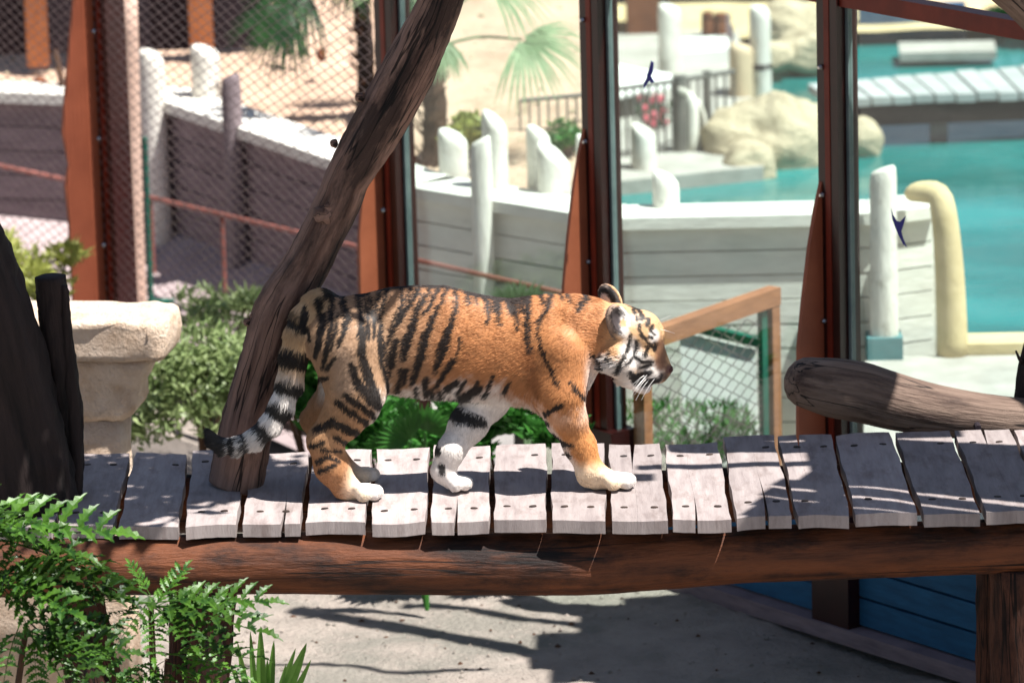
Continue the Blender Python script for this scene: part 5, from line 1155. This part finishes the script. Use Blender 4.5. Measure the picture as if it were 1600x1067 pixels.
def coat(P, part):
    P = np.asarray(P, float); Q = P.copy(); far = (Q[:, 1] > YC) & np.isin(part, (0, 6, 5)); Q[far, 1] = 2 * YC - Q[far, 1]
    q = proj(Q); x, y = q[:, 0], q[:, 1]
    fn = nz(P, 120, 1); mn = nz(P, 38, 4); n1 = RNG.normal(size=len(P))
    C = np.zeros((len(P), 3))
    orange = np.array([.43, .185, .070]); tan = np.array([.35, .215, .125]); white = np.array([.70, .65, .60]); deep = np.array([.26, .085, .025]); black = np.array([.007, .006, .006])
    rich = ss(590, 740, x)[:, None]; base = tan * (1 - rich) + orange * rich
    base = base * (1 - .25 * ss(500, 455, y))[:, None] + deep * (.25 * ss(500, 455, y))[:, None]
    # torso: pale belly and haunch front
    bl = np.interp(x, [480, 540, 600, 660, 720, 790, 850, 900, 930], [640, 660, 616, 612, 606, 612, 650, 660, 600])
    wv = ss(-24, 12, y - bl + mn * 10 + fn * 4)[:, None]
    T = base * (1 - wv) + white * wv
    under = ss(.02, .07, -(np.abs(Q[:, 1] - YC) - .075))[:, None] * ss(BZ.mean() + .05, BZ.mean() - .01, P[:, 2])[:, None]
    T = T * (1 - under) + white * under
    chest = (ss(908, 926, x) * ss(530, 600, y))[:, None] * .75; T = T * (1 - chest) + white * chest
    hp = (ss(28, 6, np.abs(x - 540)) * ss(520, 560, y) * .12)[:, None]; T = T * (1 - hp) + white * hp
    C = T
    def mix(m, col, a):
        nonlocal C
        a = np.clip(a, 0, 1) * m; C = C * (1 - a[:, None]) + np.asarray(col) * a[:, None]
    def paint(m, ST, soft=1.6):
        s = np.full(len(P), -99.0)
        for L, W in ST: s = np.maximum(s, polyd(q, L, tuple(v * 1.0 + .5 if ST is not HEAD_ST else v * .92 for v in W)))
        mix(m, black, ss(-soft, soft * .6, s + fn * .8 + n1 * .25 + 0.5) * .97)
    m0 = (part == 0).astype(float); m1 = (part == 1).astype(float); m2 = (part == 2).astype(float); m3 = (part == 3).astype(float); m4 = (part == 4).astype(float); m5 = (part == 5).astype(float); m6 = (part == 6).astype(float)
    # darker brown stroke behind the shoulder
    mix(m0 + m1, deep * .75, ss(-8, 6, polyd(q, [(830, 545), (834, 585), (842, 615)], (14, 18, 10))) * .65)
    # fore legs
    inner1 = ss(-.0, .02, Q[:, 1] - (YC + (-.066 + yNF) / 2 + .012))
    mix(m1, np.array([.52, .23, .08]), ss(600, 680, y)); mix(m1, white, ss(16, 4, x - np.interp(y, [640, 690, 740], [834, 872, 900])) * ss(630, 660, y) * .7); mix(m1, white, inner1 * ss(600, 640, y)); mix(m1, np.array([.74, .58, .40]), ss(715, 745, y)); mix(m1, white, ss(958, 985, x) * ss(715, 735, y))
    mix(m2, white * .97, ss(590, 630, y)); mix(m2, orange, ss(.0, .03, P[:, 1] - (YC + .06 + .02)) * .9)
    # hind legs
    mix(m3 + m4, np.array([.40, .22, .11]), ss(600, 640, y)); mix(m3, white, ss(-6, 10, x - np.interp(y, [600, 640, 680, 720], [590, 586, 566, 548])) * ss(610, 640, y) * .8); mix(m3 + m4, np.array([.34, .15, .06]), ss(690, 720, y) * .75)
    mix(m3 + m4, np.array([.76, .62, .46]), ss(-20, 16, x - np.interp(y, [720, 785], [556, 540])) * ss(710, 740, y)); mix(m3 + m4, white, ss(566, 588, x) * ss(725, 745, y))
    inner3 = ss(0, .02, Q[:, 1] - (YC + (-.066 + yNH) / 2 + .015)); mix(m3, white * .9, inner3 * ss(600, 640, y) * .7)
    paint(m0, TOR_ST); paint(m1, NF_ST); paint(m2, FF_ST); paint(m3, HIND_ST + TOR_ST); paint(m4, HIND_ST)
    # tail
    if m5.any():
        s = tail_s(q); low = ss(90, 150, s)[:, None]; C = np.where((part == 5)[:, None], np.array([.52, .34, .19]) * (1 - low) + white * low, C)
        a = np.zeros(len(P)); s2 = s + fn * 1.6 + n1 * .8
        for c, w_ in BANDS: a = np.maximum(a, ss(w_ / 2 + 4.5, w_ / 2 - 1, np.abs(s2 - c)))
        a = np.maximum(a, ss(TLl[-3] - 9, TLl[-3] - 4, s2)); mix(m5, black, a * .97)
        paint(m5 * (s < 40), TOR_ST)
    # head
    if m6.any():
        hb = np.array([.54, .33, .17]); C = np.where((part == 6)[:, None], orange * (1 - ss(935, 975, x))[:, None] + hb * ss(935, 975, x)[:, None], C)
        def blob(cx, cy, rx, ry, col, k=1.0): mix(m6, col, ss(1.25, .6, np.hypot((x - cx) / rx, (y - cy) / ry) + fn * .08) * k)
        blob(948, 575, 22, 24, white, .9); blob(985, 552, 16, 26, white, .75); blob(1000, 565, 22, 14, white, .8); blob(1022, 525, 9, 12, white, .95); blob(1002, 600, 32, 18, white, 1); blob(1018, 580, 22, 16, white * .8, .9); blob(975, 585, 18, 18, white, .8)
        blob(960, 575, 16, 16, white, .8); blob(990, 553, 17, 18, white, .75); blob(1016, 597, 17, 12, white, .95); blob(992, 500, 14, 12, white * .9, .35); blob(975, 520, 10, 10, white, .6); blob(925, 590, 14, 22, white, .6)
        blob(1033, 552, 10, 26, np.array([.19, .09, .05]), .92); blob(1037, 587, 9, 7, np.array([.06, .04, .035]), .9); blob(1046, 577, 8, 9, np.array([.10, .045, .04]), .95); blob(1033, 568, 11, 12, np.array([.17, .085, .05]), .85)  # nose bridge and muzzle front painted darker for the shade on them
        paint(m6, HEAD_ST, 1.1)
        Pf = P.astype(np.float32); ed = sd_ears(Pf); isear = (ed < .004) & (part == 6)
        for (c0, c1, dy) in EARS:
            a_ = TP(c0[0], c0[1], dy); b_ = TP(c1[0], c1[1], dy * 1.08); sg = -1 if dy < 0 else 1; fwd = np.array([.62, .70 * sg, .15]); fwd /= np.linalg.norm(fwd); u = b_ - a_; u -= fwd * (u @ fwd); u /= np.linalg.norm(u); s_ = np.cross(fwd, u)
            k = P - (a_ + b_) / 2; f = k @ fwd; ee = np.hypot((k @ s_) / .036, (k @ u) / .046); near = (isear & (np.linalg.norm(k, axis=1) < .06)).astype(float)
            mix(near, black, ss(.001, -.004, f)); white_spot = ss(.55, .35, np.hypot((k @ s_) / .036, (k @ u - .004) / .046)) * ss(-.004, -.008, f); mix(near, white, white_spot)
            inn = ss(-.010, -.004, f); kx = P[:, 0] - (a_ + b_)[0] / 2; mix(near, np.array([.05, .04, .04]), inn * ss(1.0, .8, ee)); mix(near, white, inn * ss(.003, .016, kx + fn * .005) * ss(1.05, .85, ee) * .9); mix(near, np.array([.24, .19, .16]), ss(.80, .95, ee) * ss(.004, -.01, kx) * .8)
    return np.clip(C, .004, .9) * (1 + .07 * np.clip(n1, -2, 2)[:, None] + .10 * mn[:, None] + .08 * fn[:, None])
def normals_of(V, F):
    a = V[F[:, 2]] - V[F[:, 0]]; b = V[F[:, 3]] - V[F[:, 1]]; fn = np.cross(a, b); vn = np.zeros_like(V)
    for i in range(4): np.add.at(vn, F[:, i], fn)
    return vn / (np.linalg.norm(vn, axis=1)[:, None] + 1e-12), np.linalg.norm(fn, axis=1) / 2
VN, FA = normals_of(TV, TF)
# make sure faces look outwards
if (VN * (TV - np.array([TV[:, 0].mean(), YC, TV[:, 2].mean()]))).sum(1).mean() < 0: TF = TF[:, ::-1]; VN = -VN
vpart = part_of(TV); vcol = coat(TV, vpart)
fur_m = bpy.data.materials.new('striped_fur'); fur_m.use_nodes = True; t = fur_m.node_tree; b = t.nodes['Principled BSDF']; at = t.nodes.new('ShaderNodeAttribute'); at.attribute_name = 'hcol'
t.links.new(at.outputs['Color'], b.inputs['Base Color']); b.inputs['Roughness'].default_value = .55; b.inputs['Specular IOR Level'].default_value = .3
torg = np.array([TP(760, 763)[0], YC, DZ])
tiger = link_mesh('tiger_cub', TV, TF.tolist(), fur_m, None, True, org=torg)
tag(tiger, 'striped orange tiger cub walking to the right along the plank walkway', 'tiger')
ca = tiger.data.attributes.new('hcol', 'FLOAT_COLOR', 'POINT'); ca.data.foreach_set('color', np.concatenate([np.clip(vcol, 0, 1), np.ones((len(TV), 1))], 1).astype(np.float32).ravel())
# fur
NH = 360000
pr = FA / FA.sum(); fi = RNG.choice(len(TF), NH, p=pr); uv = RNG.random((NH, 2)); Fv = TF[fi]
w4 = np.stack([(1 - uv[:, 0]) * (1 - uv[:, 1]), uv[:, 0] * (1 - uv[:, 1]), uv[:, 0] * uv[:, 1], (1 - uv[:, 0]) * uv[:, 1]], 1)
RP = (TV[Fv] * w4[..., None]).sum(1); RN = (VN[Fv] * w4[..., None]).sum(1); RN /= np.linalg.norm(RN, axis=1)[:, None]
hp = vpart[Fv[:, 0]]; Q = RP.copy(); fm = Q[:, 1] > YC; Q[fm, 1] = 2 * YC - Q[fm, 1]; q = proj(Q); qx, qy = q[:, 0], q[:, 1]
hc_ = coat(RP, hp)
ln = np.full(NH, .015); dr = np.tile(np.array([-1, 0, -.30]), (NH, 1))
m = hp == 0; ln[m] = .0135 + .020 * ss(585, 625, qy[m]) + .008 * ss(880, 925, qx[m]) + .004 * ss(600, 520, qx[m])
dr[m] = np.stack([-1 + .55 * ss(580, 620, qy[m]), 0 * qx[m], -.25 - .7 * ss(570, 620, qy[m])], 1)
for g_ in (1, 2, 3, 4):
    m = hp == g_; ln[m] = .013 - .006 * ss(640, 740, qy[m]); dr[m] = np.stack([-.55 + .35 * ss(600, 680, qy[m]) + 1.1 * ss(735, 755, qy[m]), 0 * qx[m], -.5 - .5 * ss(600, 660, qy[m]) + .6 * ss(735, 755, qy[m])], 1)
m = hp == 5
sT = tail_s(q[m]); tg = np.gradient(np.array([TP(x, y, d) for x, y, d, r in TAIL]), axis=0); dr[m] = np.stack([np.interp(sT, TLl, tg[:, i]) for i in range(3)], 1); dr[m] += [0, 0, -.008]; ln[m] = .021
m = hp == 6; dd = RP[m] - (NOSE + [.02, 0, 0]); dr[m] = dd / np.linalg.norm(dd, axis=1)[:, None] + [-.3, 0, -.25]; ln[m] = .0065 + .010 * ss(980, 950, qx[m]) + .012 * ss(990, 965, qx[m]) * ss(540, 570, qy[m]) * ss(930, 945, qx[m])
er = (sd_ears(RP.astype(np.float32)) < .004) & (hp == 6); ln[er] = .008
nosem = (np.hypot((qx - 1046) / 7, (qy - 577) / 8) < 1) & (hp == 6); ln[nosem] = .0012
dr /= np.linalg.norm(dr, axis=1)[:, None]
clump = np.stack([nz(RP, 55, k) for k in (3, 7, 9)], 1)
dr = dr + .24 * clump + .09 * RNG.normal(size=(NH, 3)); dr -= RN * (dr * RN).sum(1)[:, None]; dr /= np.linalg.norm(dr, axis=1)[:, None] + 1e-9
ln *= RNG.uniform(.6, 1.25, NH) * (1 + .25 * nz(RP, 45, 12)); lift = RNG.uniform(.10, .36, NH)[:, None]
low = RP[:, 2] < DZ + .012; ln[low] *= .35
K = 4; pos = np.zeros((NH, K, 3))
for k in range(K):
    s = k / (K - 1); pos[:, k] = RP - RN * .001 + ln[:, None] * (dr * s * (1 - .0 * lift) + RN * lift * (s - .45 * s * s)) + ln[:, None] * np.array([0, 0, -.12]) * s * s
pos[..., 2] = np.maximum(pos[..., 2], DZ + .001)
hcv = bpy.data.hair_curves.new('fur'); hcv.add_curves([K] * NH)
hcv.attributes['position'].data.foreach_set('vector', (pos - torg).astype(np.float32).ravel())
ra = hcv.attributes.get('radius') or hcv.attributes.new('radius', 'FLOAT', 'POINT')
ra.data.foreach_set('value', np.tile(np.array([.00075, .0007, .00055, .0002], np.float32), NH))
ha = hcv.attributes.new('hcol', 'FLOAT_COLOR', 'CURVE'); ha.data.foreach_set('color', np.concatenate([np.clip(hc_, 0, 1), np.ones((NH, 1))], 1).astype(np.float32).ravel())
hcv.materials.append(fur_m)
fo = bpy.data.objects.new('fur', hcv); COL.objects.link(fo); fo.parent = tiger
# eyes, nose leather, whiskers
eye_m = mat('amber_eye', (.35, .22, .06), (.25, .14, .03), rough=.05, bump=0); blk = mat('dark_rim', (.01, .008, .008), (.015, .01, .01), rough=.4, bump=0)
for sg in (-1, 1):
    e = TP(1019.5, 545.5, .0305 * sg); b = MB(); b.ell(e, .0085, .0075, .0058, 14, 10); eo = b.build('eye', eye_m, tiger, True)
    b = MB(); d = np.array([.75, .6 * sg, -.1]); d /= np.linalg.norm(d); b.ell(e + d * .0062, .003, .003, .004, 10, 8); b.build('pupil', blk, eo, True)
b = MB(); b.ell(TP(1046.5, 576.5, 0), .0095, .017, .0105, 14, 10, rough=.06, rs=60); b.build('nose', mat('nose_leather', srgb(92, 50, 46), srgb(60, 30, 30), rough=.5, bump=.2, scale=60), tiger, True)
wm = mat('white_whisker', (.85, .82, .78), (.8, .78, .74), rough=.4, bump=0)
b = MB(); rw = random.Random(4)
for sg in (-1, 1):
    for i in range(12):
        x0, y0 = 1012 + rw.uniform(0, 16), 580 + rw.uniform(-4, 9); o_ = TP(x0, y0, .030 * sg); L = rw.uniform(.05, .085); d = np.array([-.75 + rw.uniform(-.2, .25), .45 * sg, -.45 + rw.uniform(-.25, .25)])
        b.tube([o_, o_ + d * L * .5, o_ + d * L + [0, 0, -.012]], [.0006, .0005, .0002], 4)
for sg in (-1, 1):
    o_ = TP(1024, 512, .022 * sg)
    b.tube([o_, TP(1032, 500, .03 * sg), TP(1048, 493, .045 * sg)], [.0006, .0005, .0003], 4); b.tube([o_, TP(1042, 517, .03 * sg), TP(1055, 521, .04 * sg)], [.0005, .0004, .0002], 4)
b.build('whiskers', wm, tiger)
print('tris', sum(len(p.vertices) - 2 for o in sc.objects if o.type == 'MESH' for p in o.data.polygons), 'time', round(time.time() - T0, 1), 'hair', NH)
